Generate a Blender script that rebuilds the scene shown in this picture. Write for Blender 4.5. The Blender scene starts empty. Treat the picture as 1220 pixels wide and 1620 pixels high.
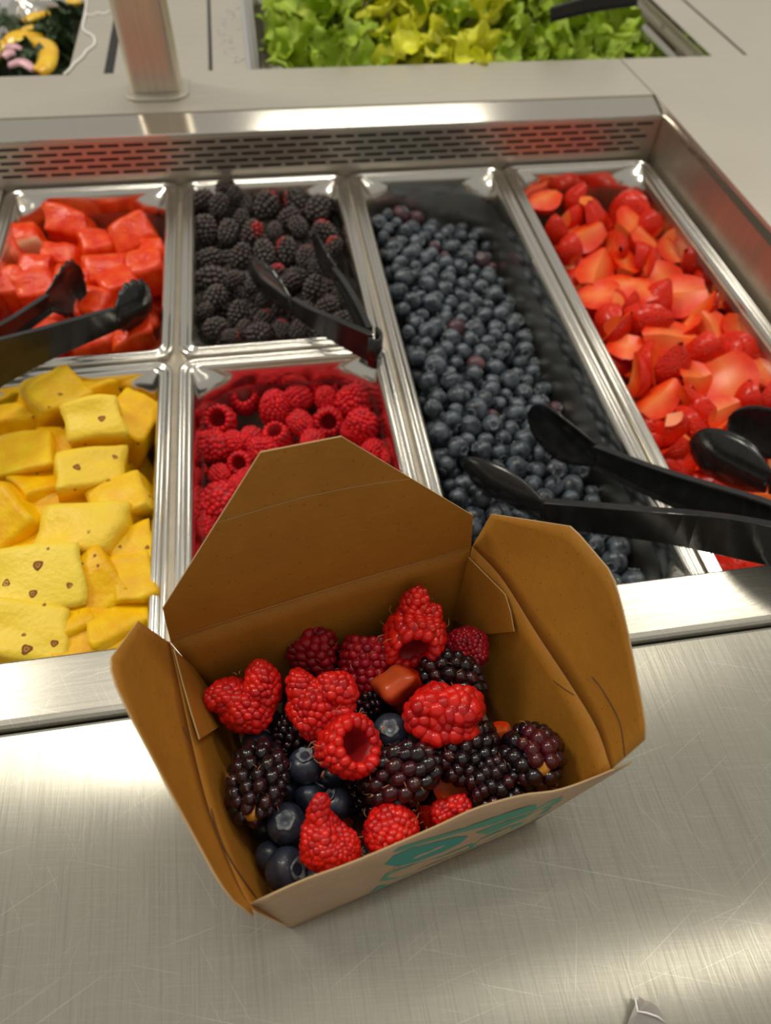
import bpy, bmesh, math, random
import numpy as np
from mathutils import Vector, Matrix, Euler, noise, Quaternion
from mathutils.bvhtree import BVHTree

random.seed(7)
rng = np.random.default_rng(7)
S = bpy.context.scene
COL = S.collection
R_ = math.radians

# ------------------------------------------------------------------ camera
FPX = 1090.84
CAM = Vector((0.0825, -0.4307, 0.3132))
CM = Euler((0.6358, -0.0348, -0.1605), 'XYZ').to_matrix()      # columns: right, up, back
cam_data = bpy.data.cameras.new('camera')
cam = bpy.data.objects.new('camera', cam_data)
COL.objects.link(cam)
cam.matrix_world = Matrix.Translation(CAM) @ CM.to_4x4()
cam_data.sensor_fit = 'VERTICAL'
cam_data.sensor_height = 36.0
cam_data.sensor_width = 36.0
cam_data.lens = FPX / 1620.0 * 36.0
cam_data.clip_start = 0.01
cam_data.dof.use_dof = True
cam_data.dof.focus_distance = 0.30
cam_data.dof.aperture_fstop = 8.5
S.camera = cam

# ------------------------------------------------------------------ world, lamps, exposure
W = bpy.data.worlds.new('store_ambient')
S.world = W
W.use_nodes = True
W.node_tree.nodes['Background'].inputs[0].default_value = (1.0, 0.95, 0.86, 1)
W.node_tree.nodes['Background'].inputs[1].default_value = 0.40

def lamp(name, loc, size, energy, col=(1.0, 0.93, 0.80)):
    d = bpy.data.lights.new(name, 'AREA')
    d.shape = 'RECTANGLE'
    d.size, d.size_y = size
    d.energy = energy
    d.color = col
    o = bpy.data.objects.new(name, d)
    o.location = loc
    COL.objects.link(o)
    return o
lamp('ceiling_lamp', (0.00, 0.72, 3.0), (1.2, 0.22), 24)
lamp('ceiling_lamp', (-2.2, 1.30, 3.0), (1.2, 0.28), 62)
lamp('ceiling_lamp', (2.4, 1.50, 3.0), (1.2, 0.28), 30)
lamp('ceiling_lamp', (1.75, -0.47, 3.0), (1.3, 0.14), 3)
lamp('ceiling_lamp', (0.75, 2.60, 3.0), (1.3, 0.34), 15)

S.view_settings.view_transform = 'Standard'
S.view_settings.look = 'None'
S.view_settings.gamma = 1.0
S.view_settings.exposure = 0.0
S.view_settings.use_curve_mapping = False

# ------------------------------------------------------------------ helpers
def nvec(p):
    return Vector((noise.noise(p), noise.noise(p + Vector((31.4, 17.2, 5.9))), noise.noise(p + Vector((-12.7, 43.1, 27.3)))))
def ray(px, py):
    return CM @ Vector(((px - 610) / FPX, -(py - 810) / FPX, -1.0))
def at(px, py, z):
    d = ray(px, py)
    return CAM + d * ((z - CAM.z) / d.z)
def onplane(px, py, P, n):
    d = ray(px, py)
    return CAM + d * ((P - CAM).dot(n) / d.dot(n))
def depth(P):
    return -(CM.transposed() @ (P - CAM)).z
def camv(x, y, z):
    return (CM @ Vector((x, y, z))).normalized()
def lerp(a, b, t):
    return a + (b - a) * t

def tag(o, label=None, cat=None, group=None, kind=None):
    if label: o['label'] = label
    if cat: o['category'] = cat
    if group: o['group'] = group
    if kind: o['kind'] = kind
    return o
def empty(name, loc=(0, 0, 0), label=None, cat=None, group=None):
    o = bpy.data.objects.new(name, None)
    o.empty_display_size = 0.01
    o.location = loc
    COL.objects.link(o)
    return tag(o, label, cat, group)
def make_mesh(name, verts, faces, mats, smooth=True, midx=None):
    me = bpy.data.meshes.new(name)
    me.from_pydata([tuple(v) for v in verts], [], faces)
    for m in (mats if isinstance(mats, (list, tuple)) else [mats]):
        me.materials.append(m)
    if smooth:
        me.polygons.foreach_set('use_smooth', [True] * len(me.polygons))
    if midx is not None:
        me.polygons.foreach_set('material_index', midx)
    me.update()
    return me
def link(name, me, parent=None, loc=None):
    o = bpy.data.objects.new(name, me)
    COL.objects.link(o)
    if parent is not None:
        o.parent = parent
    if loc is not None:
        o.location = loc
    return o
def obj(name, verts, faces, mats, parent=None, smooth=True, midx=None, loc=None):
    return link(name, make_mesh(name, verts, faces, mats, smooth, midx), parent, loc)
def solid(o, t, off=0.0):
    m = o.modifiers.new('thickness', 'SOLIDIFY')
    m.thickness = t
    m.offset = off
    return o
def bevel(o, w, seg=2):
    m = o.modifiers.new('edge', 'BEVEL')
    m.width = w
    m.segments = seg
    m.limit_method = 'ANGLE'
    m.angle_limit = R_(40)
    return o
def fix_normals(me):
    bm = bmesh.new()
    bm.from_mesh(me)
    bmesh.ops.recalc_face_normals(bm, faces=bm.faces)
    bm.to_mesh(me)
    bm.free()
def box_vf(x0, x1, y0, y1, z0, z1):
    v = [(x0, y0, z0), (x1, y0, z0), (x1, y1, z0), (x0, y1, z0), (x0, y0, z1), (x1, y0, z1), (x1, y1, z1), (x0, y1, z1)]
    f = [(0, 3, 2, 1), (4, 5, 6, 7), (0, 1, 5, 4), (1, 2, 6, 5), (2, 3, 7, 6), (3, 0, 4, 7)]
    return v, f
def prism_vf(poly, z0, z1):
    n = len(poly)
    v = [(p[0], p[1], z0) for p in poly] + [(p[0], p[1], z1) for p in poly]
    f = [tuple(range(n - 1, -1, -1)), tuple(range(n, 2 * n))]
    f += [(i, (i + 1) % n, n + (i + 1) % n, n + i) for i in range(n)]
    return v, f
def grid_faces(nu, nv, off=0, wrap=False):
    f = []
    for i in range(nu - 1):
        for j in range(nv if wrap else nv - 1):
            a, b = off + i * nv + j, off + i * nv + (j + 1) % nv
            f.append((a, b, b + nv, a + nv))
    return f
def rot_to(axis, spin=0.0):
    """rotation taking +z onto axis, then a spin about it"""
    q = Vector((0, 0, 1)).rotation_difference(axis.normalized())
    return q @ Quaternion((0, 0, 1), spin)
def tube_vf(pts, r, n=5, taper=None):
    vs, fs = [], []
    for i, p in enumerate(pts):
        a = pts[max(0, i - 1)]
        b = pts[min(len(pts) - 1, i + 1)]
        t = (b - a).normalized()
        ref = Vector((0, 0, 1)) if abs(t.z) < 0.9 else Vector((1, 0, 0))
        s = t.cross(ref).normalized()
        u = s.cross(t)
        rr = r * (taper[i] if taper else 1)
        for k in range(n):
            an = 2 * math.pi * k / n
            vs.append(p + s * (rr * math.cos(an)) + u * (rr * math.sin(an)))
    fs = grid_faces(len(pts), n, 0, True)
    fs += [tuple(range(n - 1, -1, -1)), tuple(range((len(pts) - 1) * n, len(pts) * n))]
    return vs, fs
def catmull(pts, n):
    out = []
    P = [pts[0] * 2 - pts[1]] + list(pts) + [pts[-1] * 2 - pts[-2]]
    m = len(pts) - 1
    for i in range(n):
        t = i / (n - 1) * m
        k = min(int(t), m - 1)
        u = t - k
        a, b, c, d = P[k:k + 4]
        out.append(0.5 * ((2 * b) + (c - a) * u + (2 * a - 5 * b + 4 * c - d) * u * u + (3 * b - a - 3 * c + d) * u ** 3))
    return out

# ------------------------------------------------------------------ materials
def new_mat(name):
    m = bpy.data.materials.new(name)
    m.use_nodes = True
    nt = m.node_tree
    return m, nt, nt.nodes['Principled BSDF']
def N(nt, typ, **kw):
    n = nt.nodes.new(typ)
    for k, v in kw.items():
        if k in n.inputs: n.inputs[k].default_value = v
        else: setattr(n, k, v)
    return n
def ramp(nt, src, stops):
    r = nt.nodes.new('ShaderNodeValToRGB')
    el = r.color_ramp.elements
    while len(el) < len(stops): el.new(0.5)
    for e, (p, c) in zip(el, stops):
        e.position = p
        e.color = (c, c, c, 1) if isinstance(c, (int, float)) else (*c, 1)
    nt.links.new(src, r.inputs[0])
    return r.outputs[0]
def mapping(nt, scale, rot=(0, 0, 0), kind='Object', vt='POINT'):
    tc = nt.nodes.new('ShaderNodeTexCoord')
    mp = nt.nodes.new('ShaderNodeMapping')
    mp.vector_type = vt
    mp.inputs['Scale'].default_value = scale
    mp.inputs['Rotation'].default_value = rot
    nt.links.new(tc.outputs[kind], mp.inputs[0])
    return mp.outputs[0]
def mixc(nt, fac, a, b, mode='MIX'):
    m = nt.nodes.new('ShaderNodeMix')
    m.data_type = 'RGBA'
    m.blend_type = mode
    for i, s in ((0, fac), (6, a), (7, b)):
        if isinstance(s, (int, float)): m.inputs[i].default_value = s
        elif isinstance(s, tuple): m.inputs[i].default_value = (*s, 1) if len(s) == 3 else s
        else: nt.links.new(s, m.inputs[i])
    return m.outputs[2]
def bump(nt, b, h, strength, dist=0.001, prev=None):
    n = nt.nodes.new('ShaderNodeBump')
    n.inputs['Strength'].default_value = strength
    n.inputs['Distance'].default_value = dist
    nt.links.new(h, n.inputs['Height'])
    if prev is not None: nt.links.new(prev, n.inputs['Normal'])
    nt.links.new(n.outputs[0], b.inputs['Normal'])
    return n.outputs[0]

def steel(name, base=(0.66, 0.635, 0.57), metal=1.0, rough=0.3, aniso=0.0, tan=(0, 1, 0), brush=None, scratch=0.0, bstr=0.12, cross=False):
    m, nt, b = new_mat(name)
    b.inputs['Metallic'].default_value = metal
    b.inputs['Roughness'].default_value = rough
    col = None
    if brush:
        nz = N(nt, 'ShaderNodeTexNoise', Scale=1.0, Detail=4.0, Roughness=0.65)
        nt.links.new(mapping(nt, brush), nz.inputs['Vector'])
        lines = ramp(nt, nz.outputs[0], [(0.30, 0.0), (0.70, 1.0)])
        col = mixc(nt, lines, tuple(c * 0.88 for c in base), tuple(min(1, c * 1.06) for c in base))
        if cross:
            # worn cross-hatching over the brushing
            n2 = N(nt, 'ShaderNodeTexNoise', Scale=1.0, Detail=4.0, Roughness=0.7)
            nt.links.new(mapping(nt, (1 / 40, 1 / 1400, 1 / 400), (0, 0, -0.12), vt='TEXTURE'), n2.inputs['Vector'])
            col = mixc(nt, ramp(nt, n2.outputs[0], [(0.48, 0.0), (0.72, 0.55)]), col, tuple(min(1, c * 1.22) for c in base))
            n3 = N(nt, 'ShaderNodeTexNoise', Scale=1.0, Detail=3.0, Roughness=0.7)
            nt.links.new(mapping(nt, (1 / 700, 1 / 14, 1 / 400), (0, 0, 0.03), vt='TEXTURE'), n3.inputs['Vector'])
            col = mixc(nt, ramp(nt, n3.outputs[0], [(0.50, 0.0), (0.68, 0.6)]), col, tuple(c * 0.74 for c in base))
        big = N(nt, 'ShaderNodeTexNoise', Scale=9.0, Detail=3.0)
        nt.links.new(mapping(nt, (1, 1, 1)), big.inputs['Vector'])
        col = mixc(nt, ramp(nt, big.outputs[0], [(0.35, 0.0), (0.7, 0.25)]), col, tuple(c * 0.80 for c in base))
        rr = ramp(nt, lines, [(0.0, rough + 0.05), (1.0, rough - 0.04)])
        nt.links.new(rr, b.inputs['Roughness'])
        nrm = bump(nt, b, lines, bstr, 0.0002)
    if scratch:
        acc = None
        for k, (ang, sc) in enumerate(((0.5, 34), (1.25, 24), (-0.35, 40), (1.75, 20), (0.08, 30), (-1.1, 22))):
            # long thin scratches: a stretched cell pattern, only the thin crests kept
            wv = N(nt, 'ShaderNodeTexNoise', Scale=1.0, Detail=1.0)
            nt.links.new(mapping(nt, (1 / (sc * 70), 1 / (sc * 0.55), 1 / sc), (0, 0, ang), vt='TEXTURE'), wv.inputs['Vector'])
            s = ramp(nt, wv.outputs[0], [(0.72, 0.0), (0.76, 1.0)])
            if acc is None: acc = s
            else: acc = mixc(nt, 1.0, acc, s, 'LIGHTEN')
        f = nt.nodes.new('ShaderNodeMath'); f.operation = 'MULTIPLY'; f.inputs[1].default_value = scratch
        nt.links.new(acc, f.inputs[0])
        col = mixc(nt, f.outputs[0], col, (0.95, 0.92, 0.84))
    if col is not None: nt.links.new(col, b.inputs['Base Color'])
    else: b.inputs['Base Color'].default_value = (*base, 1)
    if aniso:
        b.inputs['Anisotropic'].default_value = aniso
        c = nt.nodes.new('ShaderNodeCombineXYZ')
        for i in range(3): c.inputs[i].default_value = tan[i]
        nt.links.new(c.outputs[0], b.inputs['Tangent'])
    return m

M_counter = steel('brushed_counter_steel', base=(0.485, 0.47, 0.395), metal=0.68, rough=0.22, aniso=0.97, tan=(1, 0, 0), brush=(1300, 30, 900), scratch=0.28, bstr=0.03, cross=True)
M_rail = steel('brushed_rail_steel', base=(0.54, 0.52, 0.45), metal=0.9, rough=0.26, aniso=0.4, tan=(0, 1, 0), brush=(26, 800, 800), scratch=0.35, bstr=0.08)
M_back = steel('satin_counter_steel', base=(0.66, 0.625, 0.54), metal=0.85, rough=0.42, brush=(20, 300, 300), bstr=0.05)
M_polish = steel('polished_steel', base=(0.70, 0.67, 0.60), rough=0.12)
M_pan = steel('pan_steel', base=(0.70, 0.68, 0.62), rough=0.17)
M_basin = steel('pan_basin_steel', base=(0.58, 0.555, 0.50), rough=0.34)
M_wall = steel('well_wall_steel', base=(0.46, 0.41, 0.33), metal=0.85, rough=0.42, brush=(60, 60, 10), bstr=0.03)
M_vent = steel('vent_steel', base=(0.56, 0.51, 0.43), metal=0.8, rough=0.42)
M_post = steel('post_steel', base=(0.72, 0.64, 0.53), metal=0.9, rough=0.38, brush=(300, 300, 8), bstr=0.05)

def plain(name, col, rough=0.5, **kw):
    m, nt, b = new_mat(name)
    b.inputs['Base Color'].default_value = (*col, 1)
    b.inputs['Roughness'].default_value = rough
    for k, v in kw.items(): b.inputs[k.replace('_', ' ')].default_value = v
    return m
M_dark = plain('gap_shade', (0.012, 0.011, 0.010), 0.7)  # near-black colour stands in for the shade in gaps and behind vents
M_floor = plain('store_floor', (0.35, 0.32, 0.28), 0.6)
M_tong = None

def black_plastic():
    m, nt, b = new_mat('black_tong_plastic')
    nz = N(nt, 'ShaderNodeTexNoise', Scale=160.0, Detail=3.0)
    nt.links.new(mapping(nt, (1, 1, 1)), nz.inputs['Vector'])
    nt.links.new(ramp(nt, nz.outputs[0], [(0.3, (0.010, 0.010, 0.010)), (0.75, (0.020, 0.019, 0.018))]), b.inputs['Base Color'])
    b.inputs['Roughness'].default_value = 0.20
    b.inputs['Specular IOR Level'].default_value = 0.45
    return m
M_tong = black_plastic()

def kraft(name, a, b_, spk):
    m, nt, b = new_mat(name)
    v = mapping(nt, (1, 1, 1))
    n1 = N(nt, 'ShaderNodeTexNoise', Scale=60.0, Detail=6.0, Roughness=0.7)
    nt.links.new(v, n1.inputs['Vector'])
    col = mixc(nt, ramp(nt, n1.outputs[0], [(0.3, 0.0), (0.7, 1.0)]), a, b_)
    n2 = N(nt, 'ShaderNodeTexNoise', Scale=1.0, Detail=3.0)
    nt.links.new(mapping(nt, (260, 260, 2600)), n2.inputs['Vector'])
    fib = ramp(nt, n2.outputs[0], [(0.35, 0.0), (0.65, 1.0)])
    col = mixc(nt, mixc(nt, 0.28, (0, 0, 0), fib), col, tuple(c * 0.62 for c in a))
    n3 = N(nt, 'ShaderNodeTexVoronoi', Scale=330.0)
    nt.links.new(v, n3.inputs['Vector'])
    col = mixc(nt, ramp(nt, n3.outputs['Distance'], [(0.07, 1.0), (0.11, 0.0)]), col, spk)
    nt.links.new(col, b.inputs['Base Color'])
    b.inputs['Roughness'].default_value = 0.62
    b.inputs['Specular IOR Level'].default_value = 0.35
    bump(nt, b, n2.outputs[0], 0.10, 0.0003)
    return m
M_kraft = kraft('kraft_inside', (0.375, 0.156, 0.013), (0.445, 0.190, 0.018), (0.13, 0.045, 0.008))
M_kraft_out = kraft('kraft_outside', (0.40, 0.26, 0.15), (0.46, 0.31, 0.19), (0.22, 0.13, 0.07))
M_kraft_edge = plain('card_edge', (0.52, 0.36, 0.18), 0.8)
M_slit = plain('slit_shadow_card', (0.10, 0.045, 0.012), 0.9)
M_print = plain('teal_print_ink', (0.02, 0.22, 0.17), 0.55)
M_print2 = plain('green_print_ink', (0.06, 0.24, 0.15), 0.55)

def fruit(name, c0, c1, rough=0.3, sss=0.0, sssr=(1, 0.2, 0.1), nscale=120, spec=0.5, coat=0.0, attr=None, c2=None, bstr=0.0, bscale=600):
    m, nt, b = new_mat(name)
    nz = N(nt, 'ShaderNodeTexNoise', Scale=nscale, Detail=3.0)
    nt.links.new(mapping(nt, (1, 1, 1)), nz.inputs['Vector'])
    col = mixc(nt, ramp(nt, nz.outputs[0], [(0.32, 0.0), (0.68, 1.0)]), c0, c1)
    if attr:
        at_ = nt.nodes.new('ShaderNodeAttribute')
        at_.attribute_name = attr
        col = mixc(nt, at_.outputs['Fac'], col, c2)
    nt.links.new(col, b.inputs['Base Color'])
    b.inputs['Roughness'].default_value = rough
    b.inputs['Specular IOR Level'].default_value = spec
    if sss:
        b.inputs['Subsurface Weight'].default_value = sss
        b.inputs['Subsurface Radius'].default_value = sssr
        b.inputs['Subsurface Scale'].default_value = 0.002
    if coat:
        b.inputs['Coat Weight'].default_value = coat
        b.inputs['Coat Roughness'].default_value = 0.08
    if bstr:
        n2 = N(nt, 'ShaderNodeTexNoise', Scale=bscale, Detail=2.0)
        nt.links.new(mapping(nt, (1, 1, 1)), n2.inputs['Vector'])
        bump(nt, b, n2.outputs[0], bstr, 0.0008)
    return m
# berry meshes are unit sized, so their object-space noise runs over about 2 units
M_rasp = fruit('raspberry_flesh', (0.60, 0.005, 0.005), (0.82, 0.018, 0.008), 0.30, 0.15, nscale=2.5, spec=0.3, coat=0.35, attr='tone', c2=(0.36, 0.003, 0.008))
M_rasp_dark = fruit('raspberry_shaded_flesh', (0.30, 0.003, 0.011), (0.42, 0.006, 0.016), 0.32, 0.15, nscale=2.5, spec=0.3, coat=0.2, attr='tone', c2=(0.16, 0.002, 0.012))  # darker copy for the back berries: lid shade put into the colour
M_rasp_pan = fruit('raspberry_pan_flesh', (0.62, 0.005, 0.012), (0.84, 0.016, 0.018), 0.34, 0.15, nscale=2.5, spec=0.3, attr='tone', c2=(0.33, 0.003, 0.018))
M_rasp_hole = fruit('raspberry_hollow', (0.32, 0.004, 0.008), (0.42, 0.012, 0.014), 0.45, 0.1, nscale=4)
M_black = fruit('blackberry_flesh', (0.005, 0.0035, 0.006), (0.012, 0.006, 0.009), 0.17, nscale=2.5, coat=0.4, attr='tone', c2=(0.075, 0.006, 0.012))
M_black_pan = fruit('blackberry_frosted_flesh', (0.032, 0.024, 0.022), (0.095, 0.075, 0.068), 0.34, nscale=2.5, attr='tone', c2=(0.40, 0.02, 0.02))
M_core = fruit('berry_core_flesh', (0.60, 0.27, 0.03), (0.70, 0.36, 0.06), 0.5, nscale=6)
M_blue = fruit('blueberry_skin', (0.010, 0.013, 0.024), (0.035, 0.048, 0.078), 0.36, nscale=1.3, coat=0.15)
M_blue_pan = fruit('blueberry_bloom_skin', (0.007, 0.009, 0.015), (0.120, 0.150, 0.180), 0.32, nscale=1.3)
M_blue_red = fruit('unripe_blueberry_skin', (0.035, 0.014, 0.024), (0.15, 0.06, 0.075), 0.42, nscale=1.1)
M_calyx = fruit('blueberry_calyx_skin', (0.06, 0.075, 0.095), (0.24, 0.27, 0.29), 0.55, nscale=5)
M_hair = plain('berry_hair', (0.55, 0.25, 0.10), 0.5)
M_melon = fruit('watermelon_flesh', (0.78, 0.028, 0.003), (0.93, 0.110, 0.010), 0.24, 0.1, (1, 0.25, 0.12), nscale=90, spec=0.35, bstr=0.6, bscale=380, attr='tone', c2=(0.85, 0.62, 0.36))
M_pine = fruit('pineapple_flesh', (0.84, 0.43, 0.000), (0.93, 0.60, 0.002), 0.40, 0.1, (1, 0.6, 0.1), nscale=75, spec=0.3, bstr=0.7, bscale=300, attr='tone', c2=(0.95, 0.72, 0.075))
M_eye = plain('pineapple_eye_rind', (0.22, 0.075, 0.012), 0.8)
M_eye_in = plain('pineapple_eye_pit', (0.50, 0.24, 0.03), 0.8)
def strawberry_mats():
    m, nt, b = new_mat('strawberry_skin')
    v = mapping(nt, (1, 1, 1))
    nz = N(nt, 'ShaderNodeTexNoise', Scale=2.0, Detail=2.0)
    nt.links.new(v, nz.inputs['Vector'])
    col = mixc(nt, nz.outputs[0], (0.58, 0.006, 0.002), (0.84, 0.032, 0.004))
    vo = N(nt, 'ShaderNodeTexVoronoi', Scale=5.5)
    nt.links.new(v, vo.inputs['Vector'])
    seed = ramp(nt, vo.outputs['Distance'], [(0.07, 1.0), (0.13, 0.0)])
    col = mixc(nt, seed, col, (0.62, 0.22, 0.03))
    nt.links.new(col, b.inputs['Base Color'])
    b.inputs['Roughness'].default_value = 0.26
    b.inputs['Specular IOR Level'].default_value = 0.35
    b.inputs['Subsurface Weight'].default_value = 0.1
    b.inputs['Subsurface Scale'].default_value = 0.002
    bump(nt, b, ramp(nt, vo.outputs['Distance'], [(0.05, 0.0), (0.35, 1.0)]), 0.5, 0.06)
    f = fruit('strawberry_cut_flesh', (0.80, 0.024, 0.002), (0.90, 0.062, 0.003), 0.30, 0.1, (1, 0.3, 0.15), nscale=3.0, spec=0.35, attr='tone', c2=(0.95, 0.36, 0.09))
    return m, f
M_straw, M_straw_cut = strawberry_mats()
def leafmat(name, a, b_, c):
    m = fruit(name, a, b_, 0.38, nscale=35, attr='tone', c2=c, bstr=0.4, bscale=160)
    m.node_tree.nodes['Principled BSDF'].inputs['Transmission Weight'].default_value = 0.0
    m.node_tree.nodes['Principled BSDF'].inputs['Subsurface Weight'].default_value = 0.15
    m.node_tree.nodes['Principled BSDF'].inputs['Subsurface Scale'].default_value = 0.004
    return m
M_let = leafmat('lettuce_leaf_green', (0.17, 0.32, 0.004), (0.44, 0.60, 0.012), (0.74, 0.80, 0.14))
M_let2 = leafmat('lettuce_leaf_lit', (0.60, 0.64, 0.004), (0.86, 0.84, 0.02), (0.95, 0.93, 0.28))  # brighter yellow copy: pool of light on the heap put into the colour
M_kale = leafmat('kale_leaf', (0.018, 0.045, 0.016), (0.055, 0.105, 0.038), (0.14, 0.22, 0.08))
M_pepper = fruit('yellow_pepper_flesh', (0.80, 0.42, 0.005), (0.88, 0.58, 0.02), 0.25, nscale=40)
M_onion = fruit('pink_onion_flesh', (0.62, 0.28, 0.36), (0.78, 0.48, 0.52), 0.3, nscale=60)
M_water = plain('clear_water', (1, 1, 1), 0.03, Transmission_Weight=1.0, IOR=1.33)
M_film = plain('clear_plastic_film', (0.55, 0.52, 0.48), 0.10, Transmission_Weight=0.5, IOR=1.4)

# ================================================================== STRUCTURE: the salad bar
PZ = -0.05                        # rim plane of the pans
XB = [-0.1648, 0.0, 0.1675, 0.3304, 0.4950]
YB = 0.268                        # vented back wall of the fruit well
XR = 0.4986                       # right wall of the well
YF = -0.2675                      # rear edge of the front rail
YR = 0.3885                       # front edge of the rear (salad) well

bar = empty('salad_bar', (0, 0, -0.90), 'long stainless steel salad bar counter with recessed food wells', 'salad bar')
def part(name, verts, faces, mat, parent=bar, smooth=False, bev=0.0, seg=2):
    o = obj(name, [Vector(v) - Vector((0, 0, -0.90)) if parent is bar else Vector(v) for v in verts], faces, mat, parent, smooth)
    if bev: bevel(o, bev, seg)
    return o
# front ledge with a soft rolled nose at the customer's edge
def front_ledge():
    prof = [(-0.3030, -0.012), (-0.3030, -0.0012), (-0.3036, -0.0003), (-0.3046, 0.0)]
    n = 60
    prof += [(lerp(-0.3046, -0.480, i / n), 0.0) for i in range(1, n + 1)]
    for k in range(1, 11):
        a = R_(9 * k)
        prof.append((-0.480 - 0.016 * math.sin(a), -0.016 + 0.016 * math.cos(a)))
    prof += [(-0.496, -0.10), (-0.3030, -0.10)]
    xs = [-1.4, 1.9]
    v = [(x, p[0], p[1]) for x in xs for p in prof]
    m = len(prof)
    f = [(i, (i + 1) % m, m + (i + 1) % m, m + i) for i in range(m)]
    f += [tuple(range(m - 1, -1, -1)), tuple(range(m, 2 * m))]
    return part('front_ledge', v, f, M_counter)
front_ledge()
# front rail: a rolled strip between the ledge and the well
def rail():
    prof = [(YF + 0.0, -0.030), (YF, -0.0006), (YF - 0.0010, 0.0001), (YF - 0.004, 0.0002)]
    prof += [(-0.2965, 0.0002), (-0.2990, -0.0001), (-0.3004, -0.0009), (-0.3012, -0.0024), (-0.3012, -0.0040), (-0.3004, -0.0055), (-0.2990, -0.0060), (-0.2990, -0.030)]
    v = [(x, p[0], p[1]) for x in (-1.4, 1.9) for p in prof]
    m = len(prof)
    f = [(i, (i + 1) % m, m + (i + 1) % m, m + i) for i in range(m)]
    f += [tuple(range(m - 1, -1, -1)), tuple(range(m, 2 * m))]
    o = part('front_rail', v, f, M_rail, smooth=False)
    return o
rail()
part('rail_gap_shade', *box_vf(-1.4, 1.9, -0.3032, -0.2990, -0.03, -0.0062), M_dark)  # dark strip stands in for the shade between rail and ledge
# back strip between the two wells, right-hand top with its mitred seam
G = 0.0007
MX = at(985, 98, 0).x                # the seam runs on from the well's side wall
part('back_strip', *prism_vf([(-1.4, 0.2972), (XR - G, 0.2972), (MX - G, YR), (-1.4, YR)], -0.04, 0.0), M_back)
part('side_top', *prism_vf([(XR + 0.0022, -0.2670), (1.9, -0.2670), (1.9, YR), (MX + G, YR), (XR + G, 0.2972)], -0.04, 0.0), M_back)
part('seam_backing', *box_vf(XR - 0.004, 0.56, 0.28, YR - 0.0005, -0.041, -0.006), M_dark)
# sloped polished lip running down from the back strip to the vented wall
part('back_lip', [(-1.4, 0.2972, -0.001), (XR - 0.001, 0.2972, -0.001), (XR - 0.001, YB + 0.0006, -0.0075), (-1.4, YB + 0.0006, -0.0075),
                  (-1.4, 0.2972, -0.030), (XR - 0.001, 0.2972, -0.030), (XR - 0.001, YB + 0.0006, -0.0105), (-1.4, YB + 0.0006, -0.0105)],
     [(0, 3, 2, 1), (4, 5, 6, 7), (3, 7, 6, 2), (0, 1, 5, 4), (0, 4, 7, 3), (1, 2, 6, 5)], M_polish, bev=0.0008)
part('side_lip', [(XR - 0.0005, -0.2670, -0.0100), (XR + 0.0020, -0.2670, -0.0012), (XR + 0.0020, 0.2960, -0.0012), (XR - 0.0005, 0.2700, -0.0100),
                  (XR + 0.006, -0.2670, -0.0120), (XR + 0.006, 0.2960, -0.0120)],
     [(0, 1, 2, 3), (1, 4, 5, 2), (0, 3, 5, 4), (0, 4, 1), (2, 5, 3)], M_polish)
# right wall of the fruit well
part('side_wall', *box_vf(XR, XR + 0.002, -0.2670, YB + 0.001, -0.25, -0.0102), M_wall)
# left end and front of the well, its floor
part('front_wall_of_well', *box_vf(-1.0, XR + 0.002, YF - 0.002, YF - 0.0002, -0.25, -0.030), M_wall)
part('well_floor', *box_vf(-1.0, XR + 0.002, YF, YB + 0.04, -0.252, -0.25), M_wall)

def slot_panel(name, u0, u1, w0, w1, rows, slot, pitch, sh, place, mat, parent=bar):
    """sheet with real slots: u along, w up; rows are slot centre heights"""
    vs, fs = [], []
    def quad(ua, ub, wa, wb):
        if ub - ua < 1e-6 or wb - wa < 1e-6: return
        i = len(vs)
        vs.extend([place(ua, wa), place(ub, wa), place(ub, wb), place(ua, wb)])
        fs.append((i, i + 1, i + 2, i + 3))
    rows = sorted(rows)
    edges = [w0] + [e for r in rows for e in (r - sh / 2, r + sh / 2)] + [w1]
    for k in range(0, len(edges), 2):
        quad(u0, u1, edges[k], edges[k + 1])
    for k, r in enumerate(rows):
        u = u0
        s = u0 + 0.006 - ((k * 0.43) % 1.0) * pitch
        while s + slot < u1 - 0.004:
            if s > u0 + 0.003:
                quad(u, s, r - sh / 2, r + sh / 2)
                u = s + slot
            s += pitch
        quad(u, u1, r - sh / 2, r + sh / 2)
    o = part(name, vs, fs, mat, parent)
    m = o.modifiers.new('weld', 'WELD'); m.merge_threshold = 1e-5
    solid(o, 0.0012, 1.0)
    return o
slot_panel('vent_panel', -0.62, XR - 0.0005, -0.0585, -0.0100, [-0.0150, -0.0213, -0.0276, -0.0339, -0.0402], 0.0183, 0.0225, 0.0026,
           lambda u, w: (u, YB, w), M_vent)
part('vent_plenum', *box_vf(-1.0, XR, YB + 0.012, YB + 0.014, -0.25, -0.012), M_dark)
part('vent_lower_wall', *box_vf(-1.0, XR, YB + 0.0005, YB + 0.002, -0.25, -0.0585), M_wall)
# support bars the pans hang on
for xb in XB[1:4]:
    part('support_bar', *box_vf(xb - 0.008, xb + 0.008, YF + 0.001, YB - 0.002, -0.0615, PZ - 0.0052), M_wall)
for xb in (XR - 0.010, XB[0]):
    part('support_bar', *box_vf(xb - 0.008, xb + 0.008, YF + 0.001, YB - 0.002, -0.0615, PZ - 0.0052), M_wall)
part('support_bar', *box_vf(XB[0] - 0.16, XB[2] - 0.009, -0.008, 0.008, -0.0614, PZ - 0.0053), M_wall)

part('well_cover', *box_vf(-1.0, XB[0] - 0.002, YF + 0.001, YB - 0.002, PZ - 0.004, PZ - 0.0005), M_back, bev=0.001)
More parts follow.
